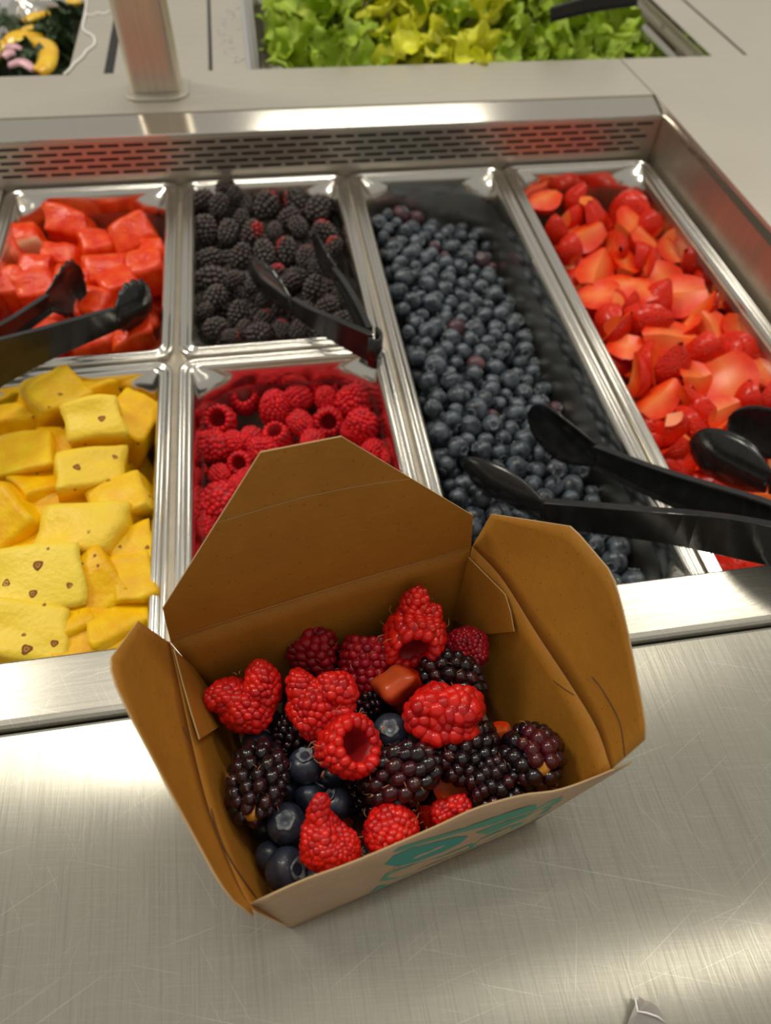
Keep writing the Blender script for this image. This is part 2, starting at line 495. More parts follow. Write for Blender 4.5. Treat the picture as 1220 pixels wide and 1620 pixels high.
# ------------------------------------------------------------------ pans
def rrect(w, l, r, n=7):
    pts = []
    for cx, cy, a0 in ((w / 2 - r, l / 2 - r, 0), (-w / 2 + r, l / 2 - r, 90), (-w / 2 + r, -l / 2 + r, 180), (w / 2 - r, -l / 2 + r, 270)):
        for k in range(n + 1):
            a = R_(a0 + 90 * k / n)
            pts.append((cx + r * math.cos(a), cy + r * math.sin(a)))
    return pts
def make_pan(name, cx, cy, w, l, label, dep=0.10, z=PZ):
    loops = [(0.0000, -0.0050, 0.013), (0.0000, -0.0008, 0.013), (0.0007, 0.0000, 0.0125), (0.0022, 0.0002, 0.012), (0.0032, -0.0003, 0.0115),
             (0.0042, -0.0014, 0.011), (0.0056, -0.0015, 0.010), (0.0064, -0.0006, 0.0095), (0.0074, 0.0002, 0.009), (0.0088, 0.0002, 0.0085),
             (0.0098, -0.0006, 0.0085), (0.0108, -0.0022, 0.010)]
    loops += [(0.0114, -0.0050, 0.020), (0.0118, -0.0085, 0.030), (0.0124, -0.0130, 0.036), (0.0132, -0.022, 0.037)]
    body = [(0.0132, -0.022, 0.037), (0.016, -0.05, 0.036), (0.0195, -dep + 0.014, 0.033), (0.022, -dep + 0.005, 0.031), (0.028, -dep, 0.026)]
    e = empty(name, (cx, cy, z - dep), label, 'food pan', 'steel pans of the salad bar')
    def build(nm, L, cap):
        vs, fs = [], []
        for ins, zz, r in L:
            vs += [(x, y, zz + dep) for x, y in rrect(w - 2 * ins, l - 2 * ins, r)]
        n = 32
        fs = grid_faces(len(L), n, 0, True)
        if cap: fs.append(tuple(range((len(L) - 1) * n, len(L) * n)))
        o = obj(nm, vs, fs, M_basin if cap else M_pan, e)
        fix_normals(o.data)
        return o
    build('rim', loops, False)
    build('basin', body, True)
    return e
PW = 0.1618
colx = [(XB[i] + XB[i + 1]) / 2 for i in range(4)]
make_pan('food_pan', colx[0], 0.1325, PW, 0.2615, 'small steel pan holding watermelon chunks')
make_pan('food_pan', colx[1], 0.1325, PW, 0.2615, 'small steel pan holding blackberries')
make_pan('food_pan', colx[0], -0.1325, PW, 0.2615, 'small steel pan holding pineapple chunks')
make_pan('food_pan', colx[1], -0.1325, PW, 0.2615, 'small steel pan holding raspberries, behind the kraft box')
make_pan('food_pan', colx[2], 0.0, PW - 0.001, 0.5265, 'long narrow steel pan holding blueberries')
make_pan('food_pan', colx[3], 0.0, PW, 0.5265, 'long narrow steel pan holding cut strawberries')

# ================================================================== THE KRAFT BOX
BH = 0.062
bx = empty('takeout_box', (0.105, -0.345, 0.0), 'open kraft paper takeout box of mixed berries standing on the steel ledge', 'takeout box')
BO = Vector((0.105, -0.345, 0.0))
ZB = 0.0009
bFL, bFR = Vector((0.0614, -0.3978, ZB)), Vector((0.1681, -0.3744, ZB))
bn = Vector((-0.2137, 0.977, 0)) * 0.088
bBL, bBR = bFL + bn, bFR + bn
def sheet(name, rows, mat, t=0.0006, parent=bx, off=0.0, smooth=True):
    nv = len(rows[0])
    o = obj(name, [p - BO for r in rows for p in r], grid_faces(len(rows), nv), mat, parent, smooth)
    if t: solid(o, t, off)
    return o
def polysheet(name, pts, mat, t=0.0006, parent=bx):
    o = obj(name, [p - BO for p in pts], [tuple(range(len(pts)))], mat, parent, False)
    solid(o, t, 0.0)
    return o
def resample(pts, n):
    return catmull(pts, n)
NR = 24
# rim curves, read as points at rim height
rim_front = resample([at(396, 1430, .061), at(480, 1392, .062), at(560, 1363, .0625), at(684, 1310, .063), at(752, 1279, .0635), at(825, 1258, .064), at(878, 1251, .064), at(925, 1236, .0635), at(1000, 1205, .062)], NR)
rim_left = resample([at(268, 1018, BH), at(283, 1085, BH), at(303, 1177, BH), at(331, 1285, BH), at(372, 1390, BH), at(398, 1440, BH)], NR)
rim_back = resample([at(270, 1015, BH), at(500, 938, BH + .0005), at(745, 865, BH)], NR)
rim_right = resample([at(748, 864, BH), at(795, 915, BH), at(850, 1002, BH), at(905, 1085, BH), at(945, 1152, BH), at(968, 1217, BH)], NR)
def wall_rows(b0, b1, rim, bow=0.0, nrm=Vector((0, 0, 0)), n=6):
    rows = []
    for i in range(n + 1):
        t = i / n
        row = []
        for k in range(NR):
            b = b0.lerp(b1, k / (NR - 1))
            p = b.lerp(rim[k], t) + nrm * (bow * math.sin(math.pi * t) * math.sin(math.pi * k / (NR - 1)))
            row.append(p)
        rows.append(row)
    return rows
sheet('box_floor', [[bFL, bFR], [bBL, bBR]], M_kraft_out, 0.0006, smooth=False)
fw = wall_rows(bFL, bFR, rim_front, 0.003, Vector((0.2137, -0.977, 0)))
def two_faced(name, rows, t=0.0006):
    """card with the pale outside and the orange inside as the two faces"""
    o = sheet(name, rows, [M_kraft_out, M_kraft, M_kraft_edge], 0)
    m = solid(o, t, 0.0).modifiers[-1]
    m.material_offset = 1
    m.material_offset_rim = 2
    return o
front = two_faced('front_wall', fw)
left = two_faced('left_wall', [list(r) for r in wall_rows(bBL, bFL, rim_left, 0.001, Vector((-.96, -.27, 0)))])
back = two_faced('back_wall', [list(reversed(r)) for r in wall_rows(bBL, bBR, rim_back, 0.001, Vector((-.21, .98, 0)))])
right = two_faced('right_wall', [list(reversed(r)) for r in wall_rows(bBR, bFR, rim_right, 0.002, Vector((.96, .27, 0)))])

def flap(name, rim, outline_px, tilt, out, n=8):
    """closing flap hinged on a rim curve: outline points lie on its own tilted plane"""
    A, B = rim[0], rim[-1]
    u = (B - A).normalized()
    up = Vector((0, 0, 1)) * math.cos(R_(tilt)) + out * math.sin(R_(tilt))
    nn = u.cross(up).normalized()
    top = [onplane(x, y, A, nn) for x, y in outline_px]
    return A, u, up, nn, top
def outvec(A, B, sgn):
    u = (B - A).normalized()
    return Vector((-u.y, u.x, 0)).normalized() * sgn
# back lid
A, u, up, nn, top = flap('lid', rim_back, [(257, 962), (412, 715), (540, 690), (748, 815)], 11, outvec(rim_back[0], rim_back[-1], 1))
lid_poly = list(rim_back) + [top[3], top[2], top[1], top[0]]
def ngon_two_faced(name, poly, t=0.0006, flip=False, parent=bx):
    idx = list(range(len(poly)))
    if flip: idx.reverse()
    bm = bmesh.new()
    vs = [bm.verts.new(p - BO) for p in poly]
    bm.faces.new([vs[i] for i in idx])
    bmesh.ops.triangulate(bm, faces=bm.faces[:])
    me = bpy.data.meshes.new(name)
    bm.to_mesh(me); bm.free()
    for m_ in (M_kraft_out, M_kraft, M_kraft_edge): me.materials.append(m_)
    o = link(name, me, parent)
    m = solid(o, t, 0.0).modifiers[-1]
    m.material_offset = 1
    m.material_offset_rim = 2
    return o
lid = ngon_two_faced('back_lid', lid_poly, flip=True)
tag(lid, 'large raised back lid with a cropped tip')
# crease scored across the lid near its tip
ln = (CAM - A).normalized()
nin = nn if nn.dot(CAM - A) > 0 else -nn
def strip_on(name, px, P, nrm, w, mat, parent, lift=0.00045):
    pts = [onplane(x, y, P, nrm) + nrm * lift for x, y in px]
    v, f = tube_vf(pts, w, 4)
    return obj(name, [p - BO for p in v], f, mat, parent, True)
strip_on('score_line', [(345, 826), (410, 806), (470, 788), (545, 772), (600, 763), (648, 757)], A, nin, 0.00014, M_kraft_edge, lid, 0.0003)
strip_on('score_line', [(276, 1008), (400, 968), (560, 918), (738, 867)], A, nin, 0.00012, M_kraft_edge, lid, 0.0003)
# right and left closing flaps
A2, u2, up2, nn2, top2 = flap('right', rim_right, [(778, 813), (906, 833), (970, 908), (986, 965), (1000, 1030), (1012, 1092), (1021, 1140), (1021, 1170)], 20, outvec(rim_right[0], rim_right[-1], -1) * -1)
def curved_flap(name, rim, top, bow, nrm):
    tt = [top[0]]
    # resample the outline by length so that the flap is a grid from rim to outline
    L = [0]
    for i in range(1, len(top)): L.append(L[-1] + (top[i] - top[i - 1]).length)
    res = []
    for k in range(NR):
        s = L[-1] * k / (NR - 1)
        j = max(i for i in range(len(L)) if L[i] <= s + 1e-9)
        j = min(j, len(top) - 2)
        res.append(top[j].lerp(top[j + 1], (s - L[j]) / (L[j + 1] - L[j])))
    rows = []
    n = 7
    for i in range(n + 1):
        t = i / n
        rows.append([rim[k].lerp(res[k], t) + nrm * (bow * math.sin(math.pi * t) * math.sin(math.pi * k / (NR - 1))) for k in range(NR)])
    return rows
rf = curved_flap('r', rim_right, top2, 0.002, Vector((.96, .27, 0)))
rflap = two_faced('right_flap', [list(reversed(r)) for r in rf])
A3, u3, up3, nn3, top3 = flap('left', rim_left, [(218, 983), (172, 1045), (180, 1078), (205, 1132), (275, 1265), (345, 1395), (368, 1425), (400, 1450)], 19, outvec(rim_left[0], rim_left[-1], -1))
lf = curved_flap('l', rim_left, top3, 0.001, Vector((-.96, -.27, 0)))
lflap = two_faced('left_flap', [list(r) for r in lf])
# gusset tabs of the back wall, tucked inside the two side walls
def on_wall(px, py, rows, lift):
    """point on the wall grid seen at a pixel, lifted towards the inside of the box"""
    pts = [p for r in rows for p in r]
    bvh = BVHTree.FromPolygons(pts, grid_faces(len(rows), len(rows[0])))
    d = ray(px, py).normalized()
    hit, nrm, i, dist = bvh.ray_cast(CAM, d)
    if hit is None:
        hit, nrm, i, dist = bvh.find_nearest(onplane(px, py, pts[len(pts) // 2], (pts[1] - pts[0]).cross(pts[-1] - pts[0]).normalized()))
    cen = Vector((0.110, -0.338, 0.045))
    if nrm.dot(cen - hit) < 0: nrm = -nrm
    return hit + nrm * lift
lw_rows = wall_rows(bBL, bFL, rim_left, 0.001, Vector((-.96, -.27, 0)))
rw_rows = wall_rows(bBR, bFR, rim_right, 0.002, Vector((.96, .27, 0)))
def tab(name, px, rows, flip, lifts):
    return ngon_two_faced(name, [on_wall(x, y, rows, l) for (x, y), l in zip(px, lifts)], 0.0005, flip)
rtab = tab('gusset_tab', [(745, 872), (762, 868), (790, 908), (806, 938), (816, 965), (823, 996), (764, 1002), (724, 962)], rw_rows, False, [.0012, .0012, .0018, .0022, .0026, .003, .0025, .0012])
ltab = tab('gusset_tab', [(275, 1022), (300, 1056), (330, 1096), (344, 1150), (303, 1175), (293, 1130), (284, 1085)], lw_rows, False, [.0012, .0012, .0012, .0022, .003, .0022, .0014])
# lock slits and fold creases of the side walls
def crease(name, px, rows, w, mat, parent, lift=0.0004):
    pts = [on_wall(x, y, rows, lift) for x, y in px]
    v, f = tube_vf(catmull(pts, 14), w, 4, [0.4] + [1.0] * 12 + [0.4])
    return obj(name, [p - BO for p in v], f, mat, parent, True)
crease('lock_slit', [(895, 1082), (912, 1100), (935, 1145), (955, 1185), (966, 1214)], rf[0:2] + rf[2:4], 0.00035, M_slit, rflap, 0.0003)
crease('score_line', [(800, 925), (830, 972), (870, 1035), (908, 1092)], rf, 0.00018, M_kraft_edge, rflap, 0.0002)
crease('lock_slit', [(876, 1076), (892, 1088), (911, 1100)], rw_rows, 0.0003, M_slit, right, 0.0002)
crease('lock_slit', [(332, 1280), (338, 1305), (352, 1345), (372, 1392), (392, 1432)], lw_rows, 0.00045, M_slit, left, 0.0004)
crease('lock_slit', [(287, 1150), (294, 1166), (301, 1178)], lf, 0.0005, M_slit, lflap, 0.0002)

# printed emblem on the front wall: flat ink shapes lying on the card
fw_pts = [p for r in fw for p in r]
fw_bvh = BVHTree.FromPolygons(fw_pts, grid_faces(len(fw), NR))
def ink(px, mat, name='printed_mark'):
    pts = []
    for x, y in px:
        d = ray(x, y).normalized()
        h, n_, i, dist = fw_bvh.ray_cast(CAM, d)
        if h is None: continue
        if n_.dot(CAM - h) < 0: n_ = -n_
        pts.append(h + n_ * 0.00042)
    if len(pts) < 3: return
    bm = bmesh.new()
    vs = [bm.verts.new(p - BO) for p in pts]
    bm.faces.new(vs)
    bmesh.ops.triangulate(bm, faces=bm.faces[:])
    bmesh.ops.recalc_face_normals(bm, faces=bm.faces[:])
    me = bpy.data.meshes.new(name)
    bm.to_mesh(me); bm.free()
    me.materials.append(mat)
    o = link(name, me, front)
    solid(o, 0.00012, 0.0)
INK = [  # outlines of the teal emblem (a leafy crown over strokes), foreshortened on the wall
    ([(608, 1366), (622, 1352), (650, 1340), (690, 1330), (722, 1322), (740, 1321), (728, 1332), (700, 1346), (662, 1360), (630, 1369)], M_print),
    ([(622, 1346), (632, 1338), (680, 1324), (735, 1308), (790, 1288), (840, 1272), (878, 1262), (890, 1258), (884, 1266), (840, 1282), (780, 1302), (725, 1316), (672, 1331), (636, 1343)], M_print2),
    ([(600, 1392), (612, 1379), (650, 1366), (700, 1352), (745, 1333), (752, 1334), (736, 1346), (690, 1366), (640, 1384), (612, 1391)], M_print2),
    ([(585, 1410), (598, 1400), (640, 1388), (648, 1389), (618, 1401), (592, 1411)], M_print),
    ([(660, 1374), (700, 1358), (742, 1341), (756, 1336), (750, 1342), (712, 1360), (676, 1374)], M_print2),
    ([(742, 1340), (760, 1325), (820, 1300), (860, 1282), (872, 1275), (866, 1282), (820, 1304), (775, 1326), (752, 1338)], M_print2),
    ([(732, 1351), (760, 1336), (810, 1313), (850, 1293), (858, 1290), (850, 1297), (800, 1322), (756, 1344)], M_print2),
    ([(752, 1316), (790, 1301), (840, 1284), (880, 1266), (888, 1264), (868, 1276), (820, 1296), (770, 1318)], M_print2),
]
for poly, m_ in INK: ink(poly, m_)

# ================================================================== BERRY MESHES (unit radius)
def ico(sub):
    bm = bmesh.new()
    bmesh.ops.create_icosphere(bm, subdivisions=sub, radius=1.0)
    v = np.array([p.co[:] for p in bm.verts])
    f = [tuple(x.index for x in p.verts) for p in bm.faces]
    bm.free()
    return v, f
ICO = {s: ico(s) for s in (1, 2, 3)}
def split_mesh(me, names):
    """one mesh per material slot, so that skin and flesh become parts of their own"""
    nv = len(me.vertices)
    co = np.empty(nv * 3); me.vertices.foreach_get('co', co); co = co.reshape(-1, 3)
    tn = np.empty(nv); me.attributes['tone'].data.foreach_get('value', tn)
    out = []
    for k, nm in enumerate(names):
        polys = [tuple(p.vertices) for p in me.polygons if p.material_index == k]
        used = sorted({i for p in polys for i in p})
        ix = {v: i for i, v in enumerate(used)}
        m2 = make_mesh(nm, co[used].tolist(), [tuple(ix[i] for i in p) for p in polys], me.materials[k])
        add_tone(m2, tn[used])
        out.append((nm, m2))
    bpy.data.meshes.remove(me)
    return out
def thing_of(name, parts):
    e = bpy.data.objects.new(name, None)
    e.empty_display_size = 0.005
    COL.objects.link(e)
    for nm, me in parts: link(nm, me, e)
    return e
def spheres_mesh(centres, radii, normals, sub, squash=1.0):
    """drupelets: little balls, longer along the given direction, gathered in one skin"""
    bv, bf = ICO[sub]
    vs, fs, own = [], [], []
    for k, (c, r, n) in enumerate(zip(centres, radii, normals)):
        q = np.array(rot_to(Vector(n)).to_matrix())
        p = (bv * np.array([r, r, r * squash])) @ q.T + np.array(c)
        o = len(vs)
        vs.extend(p.tolist())
        fs.extend([tuple(i + o for i in t) for t in bf])
        own.extend([k] * len(bv))
    return vs, fs, own
def add_tone(me, vals):
    a = me.attributes.new('tone', 'FLOAT', 'POINT')
    a.data.foreach_set('value', vals)
def warp(vs, seed, amp, freq=0.8):
    o = Vector((seed * 7.13, seed * 3.7, seed * 1.9))
    return [tuple(Vector(v) + nvec(Vector(v) * freq + o) * amp) for v in vs]
def rasp_mesh(seed, sub=2, mat=M_rasp, amp=0.10, H=1.15, dr=0.25, flat=1.0, torn=0.0, cutaway=None):
    """hollow raspberry: stem hole at +z, tip at -z"""
    r = random.Random(seed)
    cs, rs, ns = [], [], []
    rings = round(7 * 0.25 / dr * 0.93)
    for k in range(rings + 1):
        t = k / rings
        ang = lerp(R_(8), R_(118), t)
        rad = math.sin(ang) ** 0.85 * 0.80 * (1 - 0.10 * t)
        z = -math.cos(ang) * H
        if k == rings: rad *= 0.92
        n = max(1, round(2 * math.pi * rad / (dr * 1.62)))
        ph = r.random() * 6.28
        for j in range(n):
            a = ph + 2 * math.pi * (j + r.uniform(-.12, .12)) / n
            if torn and k > 3 and (math.cos(a - 1.0) > 1 - torn): continue
            nrm = Vector((math.cos(a) * math.sin(ang), math.sin(a) * math.sin(ang), -math.cos(ang) * 0.9))
            cs.append((rad * math.cos(a), rad * math.sin(a), z + r.uniform(-.04, .04)))
            rs.append(dr * r.uniform(0.88, 1.15))
            ns.append(nrm)
    vs, fs, own = spheres_mesh(cs, rs, ns, sub, 1.12)
    tones = [r.random() ** 3 * 0.8 for _ in cs]
    tv = [tones[o] for o in own]
    nd = len(fs)
    # inner cup and filling
    prof = [(0.0, -H * 0.88), (0.50, -H * 0.80), (0.80, -H * 0.28), (0.83, 0.22 * H), (0.70, 0.50 * H), (0.50, 0.42 * H), (0.40, 0.05 * H), (0.30, -0.30 * H), (0.0, -0.42 * H)]
    o0 = len(vs)
    m = 16
    for (pr, pz) in prof:
        for j in range(m):
            a = 2 * math.pi * j / m
            vs.append((pr * math.cos(a), pr * math.sin(a), pz))
    fs += grid_faces(len(prof), m, o0, True)
    tv += [0.3] * (len(prof) * m)
    vs = [(x, y * flat, z) for x, y, z in vs]
    vs = warp(vs, seed, amp)
    me = make_mesh('raspberry', vs, fs, [mat, M_rasp_hole], True, [0] * nd + [1] * (len(fs) - nd))
    add_tone(me, tv)
    return split_mesh(me, ['beads', 'hollow_cup'])
def hairs_mesh(seed, n=26, L=0.34, axis=1.05):
    r = random.Random(seed)
    vs, fs = [], []
    for k in range(n):
        a, b = r.uniform(0, 6.28), r.uniform(-1, 0.7)
        d = Vector((math.cos(a) * math.sqrt(1 - b * b), math.sin(a) * math.sqrt(1 - b * b), b))
        p = Vector((d.x * 0.98, d.y * 0.98, d.z * axis))
        t = d.cross(Vector((r.uniform(-1, 1), r.uniform(-1, 1), r.uniform(-1, 1)))).normalized()
        pts = [p, p + d * L * 0.4 + t * L * 0.2, p + d * L * 0.55 + t * L * 0.7]
        v, f = tube_vf(pts, 0.016, 3, [1, .8, .3])
        o = len(vs)
        vs += v
        fs += [tuple(i + o for i in q) for q in f]
    return make_mesh('hairs', vs, fs, M_hair)
def black_mesh(seed, sub=2, mat=M_black, H=1.3, dr=0.26, amp=0.08, red=0.0, hole=True, speck=0.5):
    r = random.Random(seed)
    cs, rs, ns = [], [], []
    rings = 8
    pd = Vector((r.uniform(-1, 1), r.uniform(-1, 1), r.uniform(-.3, .8))).normalized()
    for k in range(rings + 1):
        ang = lerp(R_(0), R_(158 if hole else 180), k / rings)
        rad = math.sin(ang) ** 0.9 * 0.80
        z = -math.cos(ang) * (H - 0.2)
        n = max(1, round(2 * math.pi * rad / (dr * 1.85)))
        ph = r.random() * 6.28
        for j in range(n):
            a = ph + 2 * math.pi * (j + r.uniform(-.10, .10)) / n
            cs.append((rad * math.cos(a), rad * math.sin(a), z + r.uniform(-.03, .03)))
            rs.append(dr * r.uniform(0.85, 1.12))
            ns.append(Vector((math.cos(a) * math.sin(ang), math.sin(a) * math.sin(ang), -math.cos(ang))))
    vs, fs, own = spheres_mesh(cs, rs, ns, sub, 1.15)
    tones = []
    for n_ in ns:
        near = n_.normalized().dot(pd)
        tones.append(min(1.0, max(0.0, (near - 0.62) * 3.0)) * red + r.random() ** 4 * speck)
    tv = [tones[o] for o in own]
    bv, bf = ICO[2]
    o0 = len(vs)
    vs += [(x * 0.74, y * 0.74, z * (H - 0.28)) for x, y, z in bv.tolist()]
    fs += [tuple(i + o0 for i in t) for t in bf]
    tv += [0.0] * len(bv)
    vs = warp(vs, seed, amp)
    me = make_mesh('blackberry', vs, fs, mat)
    add_tone(me, tv)
    return me
def core_mesh():
    bv, bf = ICO[2]
    return make_mesh('core', [(x * 0.30, y * 0.30, z * 0.24) for x, y, z in bv.tolist()], bf, M_core)
ME_CORE = core_mesh()
def blue_body(mat, nu=14, nv=18, seed=0):
    vs, fs = [], []
    for i in range(nu + 1):
        th = math.pi * i / nu
        rr = 1.0 + 0.02 * math.sin(3 * th + seed)
        z = math.cos(th) * 0.88
        x = math.sin(th) * rr
        if th < 0.45: z -= 0.10 * (1 - th / 0.45)
        for j in range(nv):
            a = 2 * math.pi * j / nv
            vs.append((x * math.cos(a), x * math.sin(a), z))
    fs = grid_faces(nu + 1, nv, 0, True)
    fs = [tuple(reversed(f)) for f in fs]
    return make_mesh('blueberry', warp(vs, seed + 3, 0.05), fs, mat)
def calyx_mesh(nv=20):
    vs, fs = [], []
    prof = [(0.06, 0.745, 0), (0.20, 0.74, 0), (0.29, 0.80, 0.3), (0.40, 0.90, 1), (0.47, 0.865, 1), (0.42, 0.80, 0.2)]
    for pr, pz, w in prof:
        for j in range(nv):
            a = 2 * math.pi * j / nv
            k = w * 0.05 * math.cos(5 * a)
            vs.append(((pr + k) * math.cos(a), (pr + k) * math.sin(a), pz + k * 0.6))
    fs = grid_faces(len(prof), nv, 0, True)
    fs.append(tuple(range(nv)))
    return make_mesh('calyx', vs, fs, M_calyx)
ME_CALYX = calyx_mesh()
ME_BLUE = blue_body(M_blue, 18, 24)
ME_BLUE_PAN = [blue_body(M_blue_pan, 12, 16, s) for s in (1, 2)]
ME_BLUE_RED = blue_body(M_blue_red, 12, 16, 5)
def straw_mesh(seed, phi, Ht=1.15, n=10, m=9, cut_top=True):
    """piece of a strawberry cut lengthwise: skin outside, two pale cut faces meeting at the axis; bisector along +x"""
    r = random.Random(seed)
    prof = []
    for i in range(n + 1):
        t = i / n
        rad = math.sin(math.pi * (0.03 + 0.79 * t)) ** 0.75 * 0.92
        prof.append((max(0.04, rad), lerp(-Ht, Ht * 0.72, t)))
    vs, fs, mi, tv = [], [], [], []
    half = R_(phi) / 2
    for pr, pz in prof:
        for j in range(m):
            a = lerp(-half, half, j / (m - 1))
            vs.append((pr * math.cos(a), pr * math.sin(a), pz)); tv.append(0.0)
    g = grid_faces(n + 1, m)
    fs += g; mi += [0] * len(g)
    for sgn in (-1, 1):
        o = len(vs)
        q = 6
        for pr, pz in prof:
            for j in range(q):
                s = j / (q - 1)
                a = sgn * half
                vs.append((pr * s * math.cos(a), pr * s * math.sin(a), pz))
                tv.append(max(0.0, 1 - s * 1.35) * 0.62 * (1 - abs(pz) / Ht * 0.6))
        g = grid_faces(n + 1, q, o)
        fs += g; mi += [1] * len(g)
    # flat end where the leaves were cut off
    o = len(vs)
    pr, pz = prof[-1]
    vs.append((0, 0, pz)); tv.append(0.6)
    for j in range(m):
        a = lerp(-half, half, j / (m - 1))
        vs.append((pr * math.cos(a), pr * math.sin(a), pz)); tv.append(0.5)
    for j in range(m - 1):
        fs.append((o, o + 1 + j, o + 2 + j)); mi.append(1)
    cx = 0.30 if phi < 150 else 0.2
    vs = [(x - cx, y, z) for x, y, z in warp(vs, seed, 0.12, 0.9)]
    me = make_mesh('strawberry_piece', vs, fs, [M_straw, M_straw_cut], True, mi)
    add_tone(me, tv)
    fix_normals(me)
    return split_mesh(me, ['skin', 'cut_face'])
ME_STRAW = [straw_mesh(1, 130), straw_mesh(2, 150), straw_mesh(3, 180), straw_mesh(4, 115, 1.2), straw_mesh(5, 165, 0.95), straw_mesh(6, 140, 1.0)]

def place(o, loc, q, scale):
    o.location = loc
    o.rotation_mode = 'QUATERNION'
    o.rotation_quaternion = q
    o.scale = scale if isinstance(scale, (tuple, list, Vector)) else (scale,) * 3
    return o
def px_size(px, P):
    return px * depth(P) / FPX

# ================================================================== BERRIES IN THE BOX
GB = 'berries in the kraft box'
def box_rasp(px, py, w, z, axis, label, mat=M_rasp, seed=0, asp=1.0, spin=0.0, H=1.15, flat=1.0, amp=0.12, dr=0.25, torn=0.0):
    P = at(px, py, z)
    o = thing_of('raspberry', rasp_mesh(seed, 2, mat, amp, H, dr, flat, torn))
    s = px_size(w, P) / 2 / 1.0
    place(o, P, rot_to(camv(*axis), spin), (s, s, s * asp))
    tag(o, label, 'raspberry', 'raspberries in the kraft box')
    h = link('hairs', hairs_mesh(seed + 50), o)
    return o
def crushed_mesh(seed, lobes, dr, mat, sub=2):
    """torn raspberry flesh: beads covering a few joined lumps (x right, y up, z to the front)"""
    r = random.Random(seed)
    cs, rs, ns = [], [], []
    for li, (c, e) in enumerate(lobes):
        n = int(16 * (e[0] * e[1] + e[1] * e[2] + e[0] * e[2]) / (dr * dr) / 3.6)
        for k in range(n):
            z = 1 - 2 * (k + 0.5) / n
            a = k * 2.39996 + seed
            d = Vector((math.cos(a) * math.sqrt(1 - z * z), math.sin(a) * math.sqrt(1 - z * z), z))
            p = Vector((c[0] + d.x * e[0], c[1] + d.y * e[1], c[2] + d.z * e[2]))
            if any(lj != li and sum(((p[q] - c2[q]) / e2[q]) ** 2 for q in range(3)) < 0.8 for lj, (c2, e2) in enumerate(lobes)): continue
            p += nvec(p * 1.6 + Vector((seed, 0, 0))) * 0.10
            cs.append(p); rs.append(dr * r.uniform(0.8, 1.2))
            ns.append(d + Vector((r.uniform(-.3, .3), r.uniform(-.3, .3), 0)))
    vs, fs, own = spheres_mesh(cs, rs, ns, sub, 1.15)
    tones = [r.random() ** 2 * 0.8 for _ in cs]
    tv = [tones[o] for o in own]
    nd = len(fs)
    bv_, bf_ = ICO[2]
    for c, e in lobes:
        o0 = len(vs)
        vs += [(c[0] + x * e[0] * .96, c[1] + y * e[1] * .96, c[2] + z * e[2] * .96) for x, y, z in bv_.tolist()]
        fs += [tuple(i + o0 for i in t) for t in bf_]
        tv += [0.25] * len(bv_)
    me = make_mesh('raspberry', warp(vs, seed, 0.12, 1.4), fs, [mat, M_rasp_hole], True, [0] * nd + [1] * (len(fs) - nd))
    add_tone(me, tv)
    return split_mesh(me, ['beads', 'torn_flesh'])
RASP = [
    (497, 1032, 80, .031, (-0.2, -0.75, -0.3), 'small raspberry with large beads against the back of the kraft box', M_rasp_dark, 12, 0.9, 0.0, 1.0, 1.0, 0.16, .27, 0),
    (579, 1041, 92, .034, (0.05, 1.0, -0.2), 'tall dark whole raspberry standing tip down at the back of the box', M_rasp_dark, 13, 1.0, 0.0, 1.25, 1.0, 0.10, .185, 0),
    (553, 1181, 110, .048, (0.45, 0.38, 0.80), 'hollow bright raspberry in the centre with its opening turned up right', M_rasp, 15, 0.98, 0.4, 1.08, 1.0, 0.16, .165, 0),
    (655, 1014, 110, .043, (-0.05, -0.60, 0.80), 'large bright raspberry at the back with its opening facing the viewer', M_rasp, 16, 1.0, 0.4, 1.0, 0.92, 0.22, .175, 0),
    (619, 1318, 100, .039, (0.1, -0.55, -0.4), 'rounded raspberry pressed against the front wall of the box', M_rasp, 21, 0.8, 0.4, 0.95, 1.0, 0.10, .165, 0),
]
for a in RASP:
    box_rasp(a[0], a[1], a[2], a[3], a[4], a[5], a[6], a[7], a[8], a[9], a[10], a[11], a[12], a[13], a[14])
CRUSHED = [
    (389, 1106, 118, .042, [((-.48, .02, 0), (.46, .34, .36)), ((.42, .30, 0), (.34, .62, .38)), ((.05, -.32, .05), (.52, .46, .42))], .15, M_rasp, 'crushed heart-shaped raspberry against the left wall of the kraft box'),
    (505, 1112, 112, .044, [((-.08, -.20, 0), (.62, .70, .55)), ((.48, .42, .1), (.40, .34, .36)), ((-.55, .48, 0), (.28, .34, .32)), ((.55, -.15, .15), (.26, .24, .26))], .165, M_rasp, 'torn bright raspberry left of centre, above the hollow one'),
    (664, 962, 66, .050, [((-.25, .05, 0), (.50, .52, .40)), ((.32, -.30, 0), (.52, .34, .38)), ((-.02, .55, 0), (.30, .30, .28))], .24, M_rasp, 'torn raspberry scrap lying on top of the large back raspberry'),
    (737, 1022, 68, .036, [((0, 0, 0), (.85, .75, .6)), ((.4, -.3, .1), (.5, .5, .4))], .19, M_rasp_dark, 'dull crushed dark raspberry in the back right corner of the box'),
    (706, 1130, 116, .047, [((0, .18, 0), (.82, .42, .46)), ((.15, -.38, 0), (.50, .30, .34)), ((-.62, -.02, .1), (.34, .36, .34)), ((-.40, -.40, .1), (.24, .26, .24))], .23, M_rasp, 'bright raspberry with loose swollen beads between two blackberries'),
    (519, 1336, 104, .046, [((.22, -.22, 0), (.68, .66, .55)), ((-.20, .15, .1), (.52, .72, .5)), ((-.26, .95, .15), (.20, .55, .22))], .15, M_rasp, 'torn raspberry with a pointed peak at the front left of the box'),
    (712, 1284, 64, .038, [((-.35, -.10, 0), (.50, .42, .40)), ((.38, .20, 0), (.48, .36, .38))], .23, M_rasp, 'small pale raspberry scrap at the middle of the front rim'),
]
